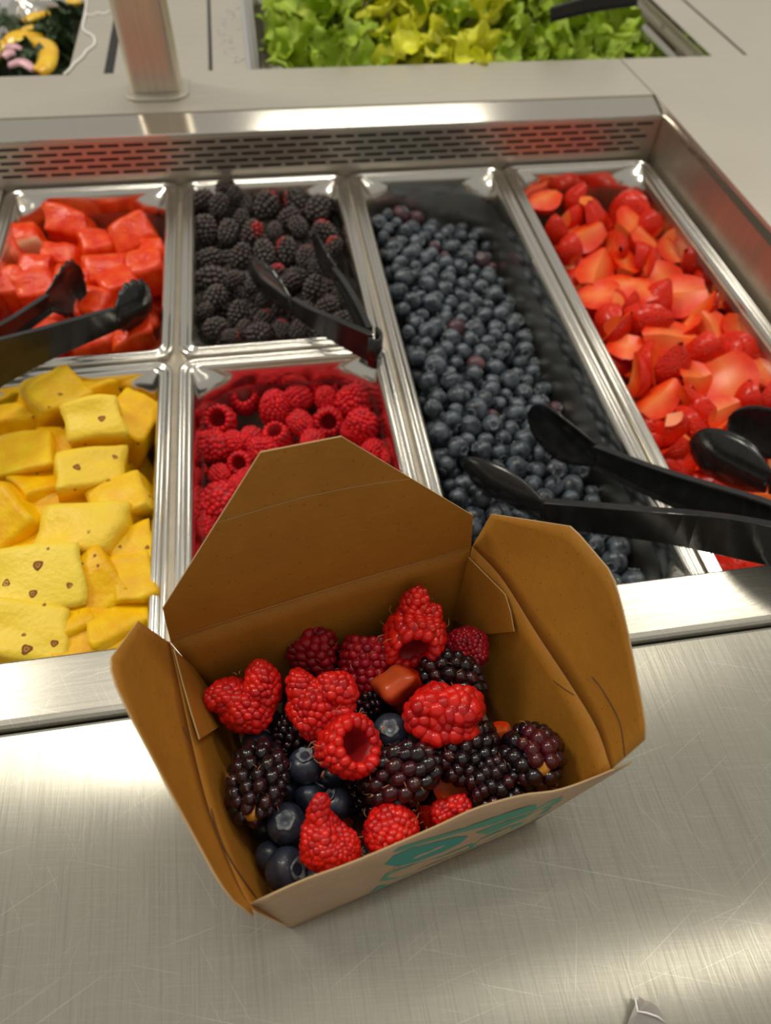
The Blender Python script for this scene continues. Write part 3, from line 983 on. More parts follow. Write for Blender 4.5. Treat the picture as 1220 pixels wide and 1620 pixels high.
for i, (px, py, w, z, lobes, dr, mat, label) in enumerate(CRUSHED):
    P = at(px, py, z)
    o = thing_of('raspberry', crushed_mesh(70 + i, lobes, dr, mat))
    place(o, P, CM.to_quaternion(), px_size(w, P) / 2)
    tag(o, label, 'raspberry', 'raspberries in the kraft box')
    link('hairs', hairs_mesh(170 + i, 14, 0.22, 0.7), o).scale = (.8, .7, .6)

def box_black(px, py, w, z, axis, asp, label, seed, core=False, red=0.25, spin=0.0, dr=0.26, hole=True):
    P = at(px, py, z)
    o = thing_of('blackberry', [('beads', black_mesh(seed, 2, M_black, 1.2, dr, 0.08, red, hole))])
    s = px_size(w, P) / 2
    place(o, P, rot_to(camv(*axis), spin), (s, s, s * asp))
    tag(o, label, 'blackberry', 'blackberries in the kraft box')
    if core:
        c = link('core', ME_CORE, o, (0, 0, 0.92))
        tag(c, 'pale yellow core')
    link('hairs', hairs_mesh(seed + 80, 22, 0.28, 1.1), o)
    return o
box_black(408, 1236, 96, .041, (-0.03, -0.60, 0.75), 1.15, 'blackberry with a yellow core against the left wall of the box', 31, True, 0.5)
box_black(633, 1226, 94, .042, (0.85, 0.42, 0.25), 1.18, 'largest blackberry, lying lengthwise in front of the centre blueberry', 32, False, 0.6)
box_black(715, 1074, 82, .037, (0.8, -0.45, 0.1), 1.15, 'glossy blackberry in front of the dull crushed raspberry', 33, False, 0.0)
box_black(739, 1190, 92, .037, (-0.5, -0.3, 0.3), 1.05, 'blackberry under the bright loose-beaded raspberry', 34, False, 0.3)
box_black(842, 1196, 100, .041, (0.10, -0.02, 1.0), 1.0, 'reddish blackberry with yellow core at the right wall of the box', 35, True, 1.2, dr=.27)
box_black(785, 1243, 88, .039, (-0.9, -0.1, 0.3), 0.9, 'blackberry tucked under the right front rim of the box', 36, False, 0.1)
box_black(462, 1166, 62, .028, (0, 0.9, 0.3), 1.1, 'shaded blackberry deep between the two left raspberries', 37, False, 0.1)
box_black(572, 1112, 56, .027, (0.8, 0.3, 0.3), 1.1, 'shaded blackberry deep below the tall dark raspberry', 38, False, 0.1)
box_black(590, 1262, 70, .020, (0.8, 0.3, 0.3), 1.1, 'shaded blackberry low behind the rounded front raspberry', 39, False, 0.1)

def box_blue(px, py, w, z, axis, label):
    P = at(px, py, z)
    o = thing_of('blueberry', [('body', ME_BLUE)])
    place(o, P, rot_to(camv(*axis), random.random() * 6), px_size(w, P) / 2)
    tag(o, label, 'blueberry', 'blueberries in the kraft box')
    link('calyx', ME_CALYX, o)
for a in [
    (484, 1211, 60, .036, (0.0, 0.75, 0.45), 'blueberry left of the hollow centre raspberry'),
    (618, 1158, 60, .037, (-0.05, 0.50, 0.85), 'blueberry in the centre with its crown turned to the viewer'),
    (453, 1303, 64, .037, (0.05, 0.55, 0.85), 'blueberry with a pale ring crown beside the pointed raspberry'),
    (453, 1376, 70, .036, (0.75, 0.35, 0.6), 'large blueberry in the front left corner of the box'),
    (426, 1354, 46, .030, (0.3, 0.2, -0.5), 'half hidden blueberry wedged behind the front left corner blueberry'),
    (492, 1262, 54, .030, (0.4, 0.6, -0.3), 'shaded blueberry behind the pointed peak of the torn raspberry'),
    (532, 1272, 52, .028, (-0.4, 0.6, 0.3), 'dark blueberry right of the pointed raspberry peak'),
    (408, 1176, 52, .030, (0.2, 0.8, -0.3), 'shaded blueberry below the heart-shaped raspberry'),
    (452, 1248, 50, .026, (0.2, 0.8, -0.3), 'shaded blueberry right of the left wall blackberry'),
    (418, 1310, 46, .022, (0.2, 0.8, -0.3), 'deep blueberry below the left wall blackberry')]:
    box_blue(*a)
def straw_at(px, py, w, z, face, label, kind, spin, name='strawberry_piece', group=None, asp=1.0):
    P = at(px, py, z) if z is not None else px
    o = thing_of(name, ME_STRAW[kind])
    # cut side (-x) turned towards the given camera-space direction
    q = Vector((-1, 0, 0)).rotation_difference(camv(*face)) @ Quaternion((1, 0, 0), spin)
    place(o, P, q, (px_size(w, P) / 2,) * 3)
    tag(o, label, 'strawberry', group)
    return o
GS = 'strawberry pieces in the kraft box'
straw_at(788, 1160, 48, .033, (-0.6, 0.3, 0.7), 'orange strawberry sliver left of the reddish blackberry', 3, 0.2, group=GS)
straw_at(715, 1246, 66, .028, (0.1, 0.3, 0.9), 'dark strawberry piece deep between the front blackberries', 2, 1.2, group=GS)
straw_at(676, 1292, 56, .028, (0.5, 0.3, -0.5), 'strawberry piece right of the rounded front raspberry', 0, 2.0, group=GS)
straw_at(688, 1178, 56, .034, (-0.5, 0.3, -0.7), 'red strawberry piece under the bright loose-beaded raspberry', 2, 0.5, group=GS)
# deeper fruit that shows only through the gaps
deep = random.Random(4)
for i in range(6):
    for j in range(5):
        b = bFL.lerp(bFR, (i + 0.7) / 6.4).lerp(bBL.lerp(bBR, (i + 0.7) / 6.4), (j + 0.65) / 5.2)
        P = Vector((b.x, b.y, 0.0120 + deep.uniform(-.001, .002)))
        if (i * 2 + j) % 9 == 3:
            o = thing_of('strawberry_piece', ME_STRAW[deep.randrange(6)])
            place(o, P, Euler((deep.uniform(0, 6), deep.uniform(0, 6), deep.uniform(0, 6))).to_quaternion(), 0.0088)
            tag(o, 'strawberry piece at the bottom of the kraft box under the other berries', 'strawberry', 'bottom layer of strawberries in the box')
        else:
            o = thing_of('blueberry', [('body', ME_BLUE)])
            place(o, P, Euler((deep.uniform(0, 6), deep.uniform(0, 6), 0)).to_quaternion(), deep.uniform(.0078, .0092))
            tag(o, 'blueberry at the bottom of the kraft box under the other berries', 'blueberry', 'bottom layer of blueberries in the box')
            link('calyx', ME_CALYX, o)

# ================================================================== FRUIT IN THE PANS
def zone(P, x0, x1, y0, y1):
    a = (P[0] - x0) / (x1 - x0); b = (P[1] - y0) / (y1 - y0)
    return '%s %s' % ('front' if b < .25 else 'front middle' if b < .5 else 'back middle' if b < .75 else 'back', 'left' if a < .36 else 'centre' if a < .66 else 'right')
def crop(x, y, x0, y0, k):
    return x0 + x * k, y0 + y * k
def rand_quat(r):
    return Euler((r.uniform(0, 6.28), r.uniform(0, 6.28), r.uniform(0, 6.28))).to_quaternion()
def chunk_mesh(name, seed, size, mat, n=7, power=7.0, amp=0.10, wedge=0.0, tone=None, bulge=0.0):
    """hand-cut block: rounded edges, uneven faces"""
    r = random.Random(seed)
    vs, fs = [], []
    off = Vector((seed * 3.1, seed * 1.7, seed * 5.3))
    key = {}
    def vert(p):
        k = tuple(round(c, 4) for c in p)
        if k not in key:
            key[k] = len(vs)
            vs.append(Vector(p))
        return key[k]
    for ax in range(3):
        for sg in (-1, 1):
            for i in range(n):
                for j in range(n):
                    q = []
                    for a, b in ((i, j), (i + 1, j), (i + 1, j + 1), (i, j + 1)):
                        c = [0, 0, 0]
                        c[ax] = sg
                        c[(ax + 1) % 3] = -1 + 2 * a / n
                        c[(ax + 2) % 3] = -1 + 2 * b / n
                        q.append(vert(c))
                    fs.append(tuple(q) if sg > 0 else tuple(reversed(q)))
    sk = [r.uniform(-.16, .16) for _ in range(6)]
    out, tv = [], []
    for v in vs:
        l = (abs(v.x) ** power + abs(v.y) ** power + abs(v.z) ** power) ** (1 / power)
        p = v / l
        cube = p.copy()
        tp = 1 - wedge * (p.z * 0.5 + 0.5)
        p = Vector((p.x * tp + sk[0] * p.y + sk[1] * p.z, p.y * tp + sk[2] * p.z + sk[3] * p.x, p.z + sk[4] * p.x + sk[5] * p.y + bulge * (1 - p.x * p.x)))
        p += nvec(p * 0.9 + off) * amp + nvec(p * 3.0 + off) * amp * 0.22
        out.append((p.x * size[0] / 2, p.y * size[1] / 2, p.z * size[2] / 2))
        tv.append(tone(cube) if tone else 0.0)
    me = make_mesh(name, out, fs, mat)
    add_tone(me, tv)
    return me

M_straw_block = fruit('shaded_strawberry_block', (0.42, 0.010, 0.001), (0.62, 0.030, 0.003), 0.22, nscale=160, spec=0.3, attr='tone', c2=(0.66, 0.17, 0.045))  # darker than the other strawberry pieces: shade put into its colour
o = link('strawberry_piece', chunk_mesh('strawberry_piece', 7, (.0205, .018, .021), M_straw_block, power=6, amp=0.2, wedge=.25, tone=lambda c: 0.45 * max(0.0, min(1.0, (c.z - 0.6) * 2.5))))
place(o, at(633, 1086, .034), Euler((R_(-8), R_(-14), R_(35))).to_quaternion(), 1.0)
tag(o, 'strawberry block with a pale top below the large back raspberry', 'strawberry', GS)
# ---- pineapple: (px, py, w, d, h in mm, yaw, tilt, roll, pale side, label)
PINE_Z = -0.060
PINE = [
    (85, 645, 38, 36, 40, 35, 18, 10, .25, 'large rounded pineapple chunk at the back of its pan, below the black tongs'),
    (165, 622, 34, 30, 30, 30, -10, 12, 0, 'pineapple chunk touching the back wall right of the rounded one'),
    (210, 676, 32, 40, 36, -20, 10, 20, 0, 'pineapple chunk in the back right corner of its pan'),
    (158, 682, 40, 32, 44, 5, 38, 0, .7, 'pale upright pineapple chunk with two brown eyes in the back half'),
    (28, 674, 30, 28, 28, 20, 10, 0, 0, 'plain pineapple chunk above the big left block'),
    (40, 734, 48, 40, 36, 8, 22, -6, .15, 'big smooth pineapple block at the left edge of the photo'),
    (148, 757, 46, 30, 30, 14, 30, 12, .6, 'slanted pale pineapple chunk with two eyes in the middle of the pan'),
    (98, 715, 26, 26, 30, 0, 20, 0, 0, 'pineapple chunk left of the slanted two-eyed piece'),
    (74, 780, 36, 30, 26, 38, 12, 20, 0, 'diamond shaped pineapple chunk in front of the big left block'),
    (203, 800, 36, 34, 36, 10, 24, -8, .25, 'pineapple chunk against the right wall in the middle of the pan'),
    (24, 838, 42, 40, 36, 34, 12, -18, 0, 'deep yellow pineapple chunk at the left frame edge, mid height'),
    (104, 812, 34, 32, 30, -25, 10, 10, 0, 'pineapple chunk behind the pale speckled front piece'),
    (142, 856, 54, 36, 34, -4, 26, 0, .65, 'wide pineapple chunk with small dark specks right of centre'),
    (206, 882, 26, 30, 30, 12, 16, 8, .1, 'small pineapple chunk under the right middle one'),
    (60, 868, 34, 34, 30, 40, 10, 10, 0, 'pineapple chunk behind the largest pale piece'),
    (63, 924, 58, 40, 36, -6, 28, 0, .95, 'largest pale pineapple piece with four brown eyes at the front left'),
    (154, 948, 40, 38, 34, 38, 18, -6, 0, 'golden pineapple cube beside the four-eyed piece'),
    (206, 928, 24, 34, 34, 8, 20, 14, .1, 'tall pineapple chunk by the right wall near the kraft box'),
    (196, 990, 40, 30, 26, 25, 10, 8, 0, 'pineapple chunk at the front right behind the left box flap'),
    (36, 1016, 50, 34, 30, -10, 22, 6, .8, 'pale pineapple piece with stringy eyes at the front left rail'),
    (104, 1000, 36, 30, 30, 20, 10, 0, 0, 'shaded pineapple chunk between the two front pieces'),
    (150, 1022, 44, 30, 26, 12, 8, 4, 0, 'long pineapple chunk along the front rail'),
]
pine_bvh = []
def pine_z(P): return 0
for i, (px, py, w, d, h, yaw, tilt, roll, pale, label) in enumerate(PINE):
    z = PINE_Z - 0.005 + (0.004 if pale > .5 else 0) - (0.006 if pale == 0 and w < 36 else 0)
    P = at(px, py, z)
    me = chunk_mesh('pineapple_chunk', 40 + i, (w / 1000, d / 1000, h / 1000), M_pine, power=26, amp=0.15,
                    tone=(lambda c, p=pale: p * max(0.0, min(1.0, (c.z - 0.55) * 3))) if pale else None, bulge=0.10 if pale > .5 else 0.0, n=10)
    o = link('pineapple_chunk', me)
    q = Euler((R_((tilt - 17) * 0.7), R_(roll * 1.3), R_(yaw))).to_quaternion()
    place(o, P, q, 1.0)
    tag(o, label, 'pineapple', 'pineapple chunks in the pan')
    mw = Matrix.Translation(P) @ q.to_matrix().to_4x4()
    pine_bvh.append((o, BVHTree.FromPolygons([mw @ v.co for v in me.vertices], [tuple(p.vertices) for p in me.polygons]), mw))
r = random.Random(21)
for i in range(34):
    x = lerp(-0.136, -0.036, (i * 0.618) % 1); y = lerp(-0.218, -0.046, (i + r.random()) / 34)
    o = link('pineapple_chunk', bpy.data.objects['pineapple_chunk'].data if i % 2 else bpy.data.objects['pineapple_chunk.004'].data)
    place(o, (x, y, PINE_Z - 0.046 + r.uniform(-.006, .006)), rand_quat(r), 0.85)
    tag(o, 'pineapple chunk deeper down in the pineapple pan, mostly covered', 'pineapple', 'lower pineapple chunks')
# brown eyes cut into the chunks
def eye_mesh(seed):
    r = random.Random(seed)
    n = 14
    vs, fs, mi = [], [], []
    prof = [(1.25, -0.10), (1.0, 0.10), (0.78, 0.14), (0.55, 0.02), (0.30, 0.10), (0.05, 0.05)]
    for k, (pr, pz) in enumerate(prof):
        for j in range(n):
            a = 2 * math.pi * j / n
            q = pr * (1 + 0.14 * math.sin(3 * a + seed) + r.uniform(-.07, .07))
            vs.append((q * math.cos(a), q * math.sin(a), pz))
    fs = grid_faces(len(prof), n, 0, True)
    mi = [0] * len(fs)
    for k in range(3 * n, 4 * n): mi[k] = 1
    fs.append(tuple(range((len(prof) - 1) * n, len(prof) * n))); mi.append(0)
    return make_mesh('eye', vs, fs, [M_eye, M_eye_in], True, mi)
EYES = [(161, 662, 8), (135, 703, 4), (182, 723, 6), (122, 739, 8), (171, 760, 5), (60, 894, 11), (10, 923, 9), (110, 926, 7), (52, 939, 9), (70, 957, 4), (140, 841, 4),
        (190, 865, 4), (150, 879, 4), (155, 895, 3.5), (130, 892, 3.5), (95, 624, 5), (78, 644, 3.5), (53, 660, 3), (100, 677, 4), (59, 750, 3), (233, 866, 5), (218, 702, 4), (237, 785, 4),
        (42, 1027, 11), (86, 1018, 8), (38, 1004, 5), (119, 775, 3), (76, 868, 3)]
ME_EYES = [eye_mesh(s) for s in range(4)]
for i, (ex, ey, er) in enumerate(EYES):
    d = ray(ex, ey).normalized()
    best = None
    for o, bv, mw in pine_bvh:
        h, n_, k, dist = bv.ray_cast(CAM, d)
        if h is not None and (best is None or dist < best[3]): best = (o, h, n_, dist, mw)
    if best is None: continue
    o, h, n_, dist, mw = best
    e = link('eye', ME_EYES[i % 4], o)
    s = er * 0.95 * dist / FPX * 0.62
    L = mw.inverted() @ (Matrix.Translation(h) @ rot_to(n_, i * 1.3).to_matrix().to_4x4() @ Matrix.Diagonal((s, s, s, 1)))
    e.matrix_local = L

# ---- watermelon
MEL_Z = -0.068
MELON = [
    (45, 388, 34, 28, 34, 8, 20, 0, 1.0, 'watermelon chunk with a pale rind side at the left of its pan'),
    (111, 362, 48, 30, 30, -14, 24, 8, 0, 'largest watermelon chunk at the back of its pan'),
    (216, 384, 44, 34, 34, 18, 20, -10, 0, 'angular watermelon chunk in the back right corner'),
    (155, 394, 34, 30, 28, 30, 16, 0, 0, 'watermelon chunk right below the largest one'),
    (103, 412, 34, 26, 26, -10, 20, 0, 0, 'watermelon chunk between the rind piece and the middle'),
    (231, 432, 38, 32, 32, 12, 24, 6, 0, 'pinkish watermelon chunk against the right wall'),
    (167, 438, 44, 32, 28, 8, 14, 4, 0, 'wide watermelon chunk in the centre of its pan'),
    (61, 433, 34, 28, 26, -12, 16, 0, 0, 'watermelon chunk below the rind piece'),
    (58, 465, 40, 30, 30, 20, 18, 0, 0, 'watermelon chunk behind the left tong arm'),
    (148, 488, 40, 32, 30, -20, 14, 6, 0, 'watermelon chunk between the two tong tips'),
    (189, 456, 34, 30, 26, 26, 10, 0, 0, 'deep red watermelon chunk right of centre'),
    (103, 506, 38, 28, 28, 10, 18, 0, 0, 'watermelon chunk above the long tong arm'),
    (64, 522, 32, 28, 26, 30, 10, 0, 0, 'watermelon chunk under the crossing of the tong arms'),
    (12, 408, 34, 34, 34, 20, 10, 0, .25, 'pale watermelon chunk cut by the left frame edge, upper'),
    (12, 466, 38, 34, 34, 10, 14, 0, 0, 'watermelon chunk cut by the left frame edge, lower'),
    (157, 542, 40, 28, 26, 5, 16, 0, 0, 'watermelon chunk at the front rim of its pan'),
    (209, 532, 40, 30, 28, 14, 10, 0, 0, 'watermelon chunk under the right tong tip'),
    (244, 408, 26, 28, 26, 0, 18, 0, 0, 'small watermelon chunk wedged at the right wall'),
    (118, 452, 32, 28, 26, -18, 20, 0, 0, 'watermelon chunk beside the left tong tip'),
]
for i, (px, py, w, d, h, yaw, tilt, roll, pale, label) in enumerate(MELON):
    P = at(px, py, MEL_Z - 0.007 + (.002 if i < 3 else 0))
    tone = None
    if pale: tone = lambda c, p=pale: p * max(0.0, min(1.0, (-c.y - 0.55) * 3.0)) + (0.75 * max(0, min(1, (c.z + .6) * -3)) if p == 1 else 0)
    o = link('watermelon_chunk', chunk_mesh('watermelon_chunk', 90 + i, (w / 1000, d / 1000, h / 1000), M_melon, power=13, amp=0.20, tone=tone, wedge=0.12))
    place(o, P, Euler((R_(tilt), R_(roll), R_(yaw))).to_quaternion(), 1.0)
    tag(o, label, 'watermelon', 'watermelon chunks in the pan')
r = random.Random(22)
for i in range(34):
    x = lerp(-0.128, -0.038, (i * 0.618) % 1); y = lerp(0.044, 0.215, (i + r.random()) / 34)
    o = link('watermelon_chunk', bpy.data.objects['watermelon_chunk.%03d' % (2 + i % 6)].data)
    place(o, (x, y, MEL_Z - 0.044 + r.uniform(-.008, .008)), rand_quat(r), 0.8)
    tag(o, 'watermelon chunk deeper down in the watermelon pan, mostly covered', 'watermelon', 'lower watermelon chunks')

# ---- raspberries in the pan
RP = [rasp_mesh(60 + s, 1, M_rasp_pan, 0.10, 1.1, 0.165) for s in range(5)]
RASPAN = [  # crop coordinates, width in crop px, axis towards camera space, label
    (345, 225, 160, (0.1, 0.25, 0.9), 'raspberry with its hollow facing up in the back row, left'), (215, 340, 175, (0.0, 0.05, 1), 'raspberry with a dark open hollow near the left wall of the pan'),
    (500, 290, 170, (0, -.6, -.5), 'smooth orange-red raspberry in the second row'), (620, 225, 150, (.5, .3, -.6), 'raspberry in the back row right of centre'),
    (720, 155, 120, (.2, .2, -.8), 'rearmost raspberry in the pan'), (825, 175, 110, (.3, .1, .5), 'small raspberry beside the rearmost one'), (762, 243, 130, (.2, -.6, -.5), 'raspberry in the back right group, lighter red'),
    (920, 240, 190, (.7, .2, -.4), 'frosted raspberry in the back right corner'), (770, 340, 165, (0, -.2, .8), 'raspberry with a small hollow right of centre'), (625, 350, 140, (-.6, .6, -.3), 'raspberry lying on its side in the middle of the pan'),
    (945, 380, 190, (.1, -.3, -.8), 'large dusty raspberry near the right wall of the pan'), (195, 470, 180, (.8, 0, -.3), 'raspberry on its side below the open hollow one'), (290, 450, 130, (-.5, .2, -.6), 'raspberry just right of the one on its side'),
    (375, 430, 130, (.3, .5, -.6), 'raspberry behind the lid tip, left of the open cup'), (500, 420, 150, (0, .5, .8), 'open cup raspberry just above the lid tip'), (450, 505, 160, (.4, -.3, -.6), 'raspberry half hidden by the left slope of the lid'),
    (322, 560, 145, (0, 0, 1), 'raspberry with a pale hollow left of the lid'), (372, 632, 130, (.4, .2, -.6), 'raspberry touching the left edge of the lid'), (215, 612, 120, (-.3, .3, -.7), 'dark raspberry in the shaded gap by the left wall'),
    (225, 760, 230, (.6, .6, -.3), 'biggest raspberry, beside the lid at the front left'), (310, 672, 130, (.2, .4, -.5), 'raspberry between the biggest one and the lid'),
    (1000, 490, 130, (.2, .3, -.6), 'raspberry peeking over the right slope of the lid'), (1085, 520, 110, (.2, .3, -.6), 'raspberry by the right wall above the lid slope'), (878, 385, 110, (-.4, .2, -.5), 'raspberry left of the large dusty one'),
    (90, 480, 120, (.4, .2, -.5), 'raspberry against the left wall, middle'), (95, 600, 120, (.1, .6, -.4), 'raspberry against the left wall, front'), (130, 880, 150, (.1, .6, -.4), 'dark raspberry at the front left near the lid corner'),
    (690, 440, 130, (.1, .6, -.4), 'raspberry just behind the top edge of the lid')]
for i, (x, y, w, ax, label) in enumerate(RASPAN):
    px, py = crop(x, y, 280, 560, .3115)
    P = at(px, py, -0.083)
    o = thing_of('raspberry', RP[i % 5])
    s = px_size(w * .3115, P) / 2 * 1.08
    place(o, P, rot_to(camv(*ax), i * 1.7), s)
    tag(o, label, 'raspberry', 'raspberries in the pan')
r = random.Random(23)
for i in range(70):
    x = lerp(0.034, 0.134, (i * 0.618) % 1); y = lerp(-0.228, -0.050, (i + r.random()) / 70)
    o = thing_of('raspberry', RP[i % 5])
    place(o, (x, y, -0.105 + r.uniform(-.008, .006)), rand_quat(r), 0.0125)
    tag(o, 'raspberry in the lower layer of the raspberry pan', 'raspberry', 'lower raspberries in the pan')

# ---- blackberries in the pan
BP = [black_mesh(140 + s, 1, M_black_pan, 1.3, 0.235, 0.10, rd, True, 0.06) for s, rd in enumerate((0, 0, 0, 0, 1.0, 1.3))]
BLACKPAN = [  # crop x, y, width, image angle of the long axis, reddish
    (130, 190, 105, 20, 0), (225, 220, 95, 70, 0), (262, 118, 78, 30, 0), (300, 165, 80, 60, 0), (365, 215, 95, 110, 0), (345, 300, 85, 80, 0), (480, 220, 125, 60, 1), (640, 205, 115, 120, 1), (755, 240, 125, 60, 0),
    (160, 350, 115, 95, 0), (275, 365, 105, 80, 0), (405, 370, 110, 60, 1), (522, 360, 80, 80, 0), (600, 290, 100, 40, 0), (650, 335, 95, 120, 0), (795, 365, 110, 150, 1), (175, 510, 110, 30, 0), (342, 495, 110, 65, 0),
    (470, 480, 115, 100, 0), (590, 465, 110, 90, 2), (690, 500, 100, 80, 2), (745, 565, 80, 90, 0), (190, 615, 130, 10, 0), (295, 625, 90, 40, 0), (205, 715, 115, 55, 0), (530, 585, 90, 20, 2), (605, 635, 100, 30, 0), (735, 675, 120, 70, 0),
    (645, 600, 90, 0, 0), (330, 800, 105, 80, 0), (460, 830, 85, 60, 2), (205, 880, 110, 20, 0), (290, 920, 70, 0, 1), (440, 905, 110, 10, 0), (560, 885, 80, 90, 1), (800, 775, 110, 30, 0), (895, 835, 100, 10, 0), (840, 445, 90, 60, 1),
    (650, 885, 90, 60, 0), (570, 760, 90, 20, 0), (685, 785, 90, 50, 0), (855, 720, 80, 80, 0), (420, 640, 90, 50, 0), (480, 720, 90, 30, 0), (360, 880, 80, 60, 0), (150, 790, 80, 40, 0)]
SPECIAL = {2: 'blackberry sticking up over the back rim of its pan', 6: 'blackberry with a red top at the back of its pan', 7: 'blackberry with a red tip near the back wall, right of centre', 19: 'blackberry with a bright red patch in the middle of the pan',
           20: 'blackberry with orange-red beads left of the tong tip', 25: 'small red-beaded blackberry between the two tong tips', 30: 'red-patched blackberry below the near tong arm', 0: 'blackberry in the back left corner of its pan', 8: 'large blackberry in the back right corner of its pan',
           22: 'blackberry lying crosswise against the left wall of its pan', 31: 'blackberry in the front left corner of its pan'}
for i, (x, y, w, ang, red) in enumerate(BLACKPAN):
    px, py = crop(x, y, 280, 260, .295)
    z = -0.068 + (0.016 if i == 2 else 0) + (0.010 if i in (0, 1, 3) else 0)
    P = at(px, py, z)
    o = link('blackberry', BP[4 + i % 2] if red else BP[i % 4])
    s = px_size(w * .295, P) / 2 * 1.06
    a = R_(ang)
    place(o, P, rot_to(camv(math.cos(a), math.sin(a), 0.25 if i % 2 else -0.25), i * 2.1), (s, s, s * 1.05))
    tag(o, SPECIAL.get(i, ('dusky blackberry with reddish beads at the %s of its pan' if red else 'plain dusky blackberry on top of the pile, %s of its pan') % zone(P, .02, .148, .03, .24)), 'blackberry', 'blackberries in the pan')
r = random.Random(24)
for i in range(80):
    x = lerp(0.034, 0.134, (i * 0.618) % 1); y = lerp(0.036, 0.225, (i + r.random()) / 80)
    o = link('blackberry', BP[i % 4])
    place(o, (x, y, -0.089 + r.uniform(-.008, .006)), rand_quat(r), 0.0108)
    tag(o, 'blackberry in the lower layer of the blackberry pan', 'blackberry', 'lower blackberries in the pan')

# ---- strawberries in the long pan: crop coordinates, width, pale cut face turned to the viewer or not
STR = [(150, 185, 110, 1), (275, 190, 110, 0), (315, 240, 120, 0), (470, 225, 140, 0), (490, 290, 140, 1), (345, 280, 120, 0), (250, 265, 110, 0), (200, 305, 110, 0), (300, 335, 140, 1), (250, 385, 110, 0), (560, 360, 150, 1),
       (415, 390, 130, 0), (455, 430, 110, 1), (350, 470, 140, 1), (525, 420, 130, 0), (640, 400, 120, 1), (545, 445, 120, 0), (370, 565, 130, 1), (460, 520, 120, 1), (530, 540, 120, 1), (680, 555, 170, 1), (430, 600, 120, 0),
       (615, 500, 110, 1), (400, 655, 120, 0), (530, 665, 150, 0), (585, 585, 120, 0), (755, 625, 140, 0), (810, 570, 130, 1), (640, 730, 170, 1), (470, 765, 130, 1), (700, 690, 120, 0), (800, 700, 150, 1), (765, 775, 140, 0), (900, 700, 150, 1),
       (900, 640, 120, 1), (430, 695, 110, 0), (560, 830, 150, 0), (640, 840, 140, 0), (510, 880, 130, 0), (730, 880, 140, 1), (860, 890, 190, 1), (985, 860, 140, 1), (900, 780, 140, 0), (590, 970, 140, 1), (690, 980, 140, 0),
       (820, 1015, 140, 1), (755, 1010, 120, 0), (640, 1080, 140, 0), (720, 1070, 130, 0), (1010, 960, 120, 0), (945, 960, 120, 0), (830, 1090, 120, 0), (950, 1135, 160, 1), (1000, 1345, 130, 1), (985, 770, 110, 0), (660, 1150, 110, 0),
       (560, 290, 110, 0), (640, 330, 110, 0), (700, 430, 120, 0), (770, 500, 120, 0), (960, 700, 110, 0), (1000, 620, 110, 0), (880, 1180, 120, 0), (1010, 1240, 120, 0), (780, 1180, 120, 0), (470, 600, 100, 0), (930, 1280, 110, 0)]
SSP = {0: 'rounded strawberry piece with a white spot in the back left corner of its pan', 20: 'large pale-cut strawberry half in the middle of the pan', 28: 'pale wedge-shaped strawberry piece left of the pan centre', 40: 'big orange strawberry wedge near the front right',
       45: 'small pale strawberry piece just behind the front tong', 52: 'strawberry piece held between the strawberry tong tips', 10: 'ring-like strawberry slice in the back half of the pan', 3: 'dark red strawberry piece at the back wall of its pan', 53: 'strawberry piece showing under the tong arms at the right frame edge'}
r = random.Random(25)
for i, (x, y, w, cut) in enumerate(STR):
    px, py = crop(x, y, 800, 240, .4074)
    P = at(px, py, -0.072)
    if cut: face = (r.uniform(-.5, .5), r.uniform(0.1, .6), 0.85)
    else: face = (r.choice((-1, 1)) * r.uniform(.5, 1), r.uniform(-.3, .9), r.uniform(-.75, .05))
    straw_at(px, py, w * .4074 * 1.32, -0.074 + r.uniform(-.003, .003), face,
             SSP.get(i, ('strawberry piece with its pale cut side up, %s of the strawberry pan' if cut else 'strawberry piece with its red skin side up, %s of the strawberry pan') % zone(P, .35, .475, -.24, .24)),
             r.randrange(6), r.uniform(0, 6.28), group='strawberry pieces in the pan')
for i in range(120):
    x = lerp(0.366, 0.460, (i * 0.618) % 1); y = lerp(-0.225, 0.210, (i + r.random()) / 120)
    o = thing_of('strawberry_piece', ME_STRAW[i % 6])
    place(o, (x, y, -0.092 + r.uniform(-.008, .004)), rand_quat(r), 0.0190)
    tag(o, 'strawberry piece in the lower layer of the strawberry pan', 'strawberry', 'lower strawberry pieces in the pan')

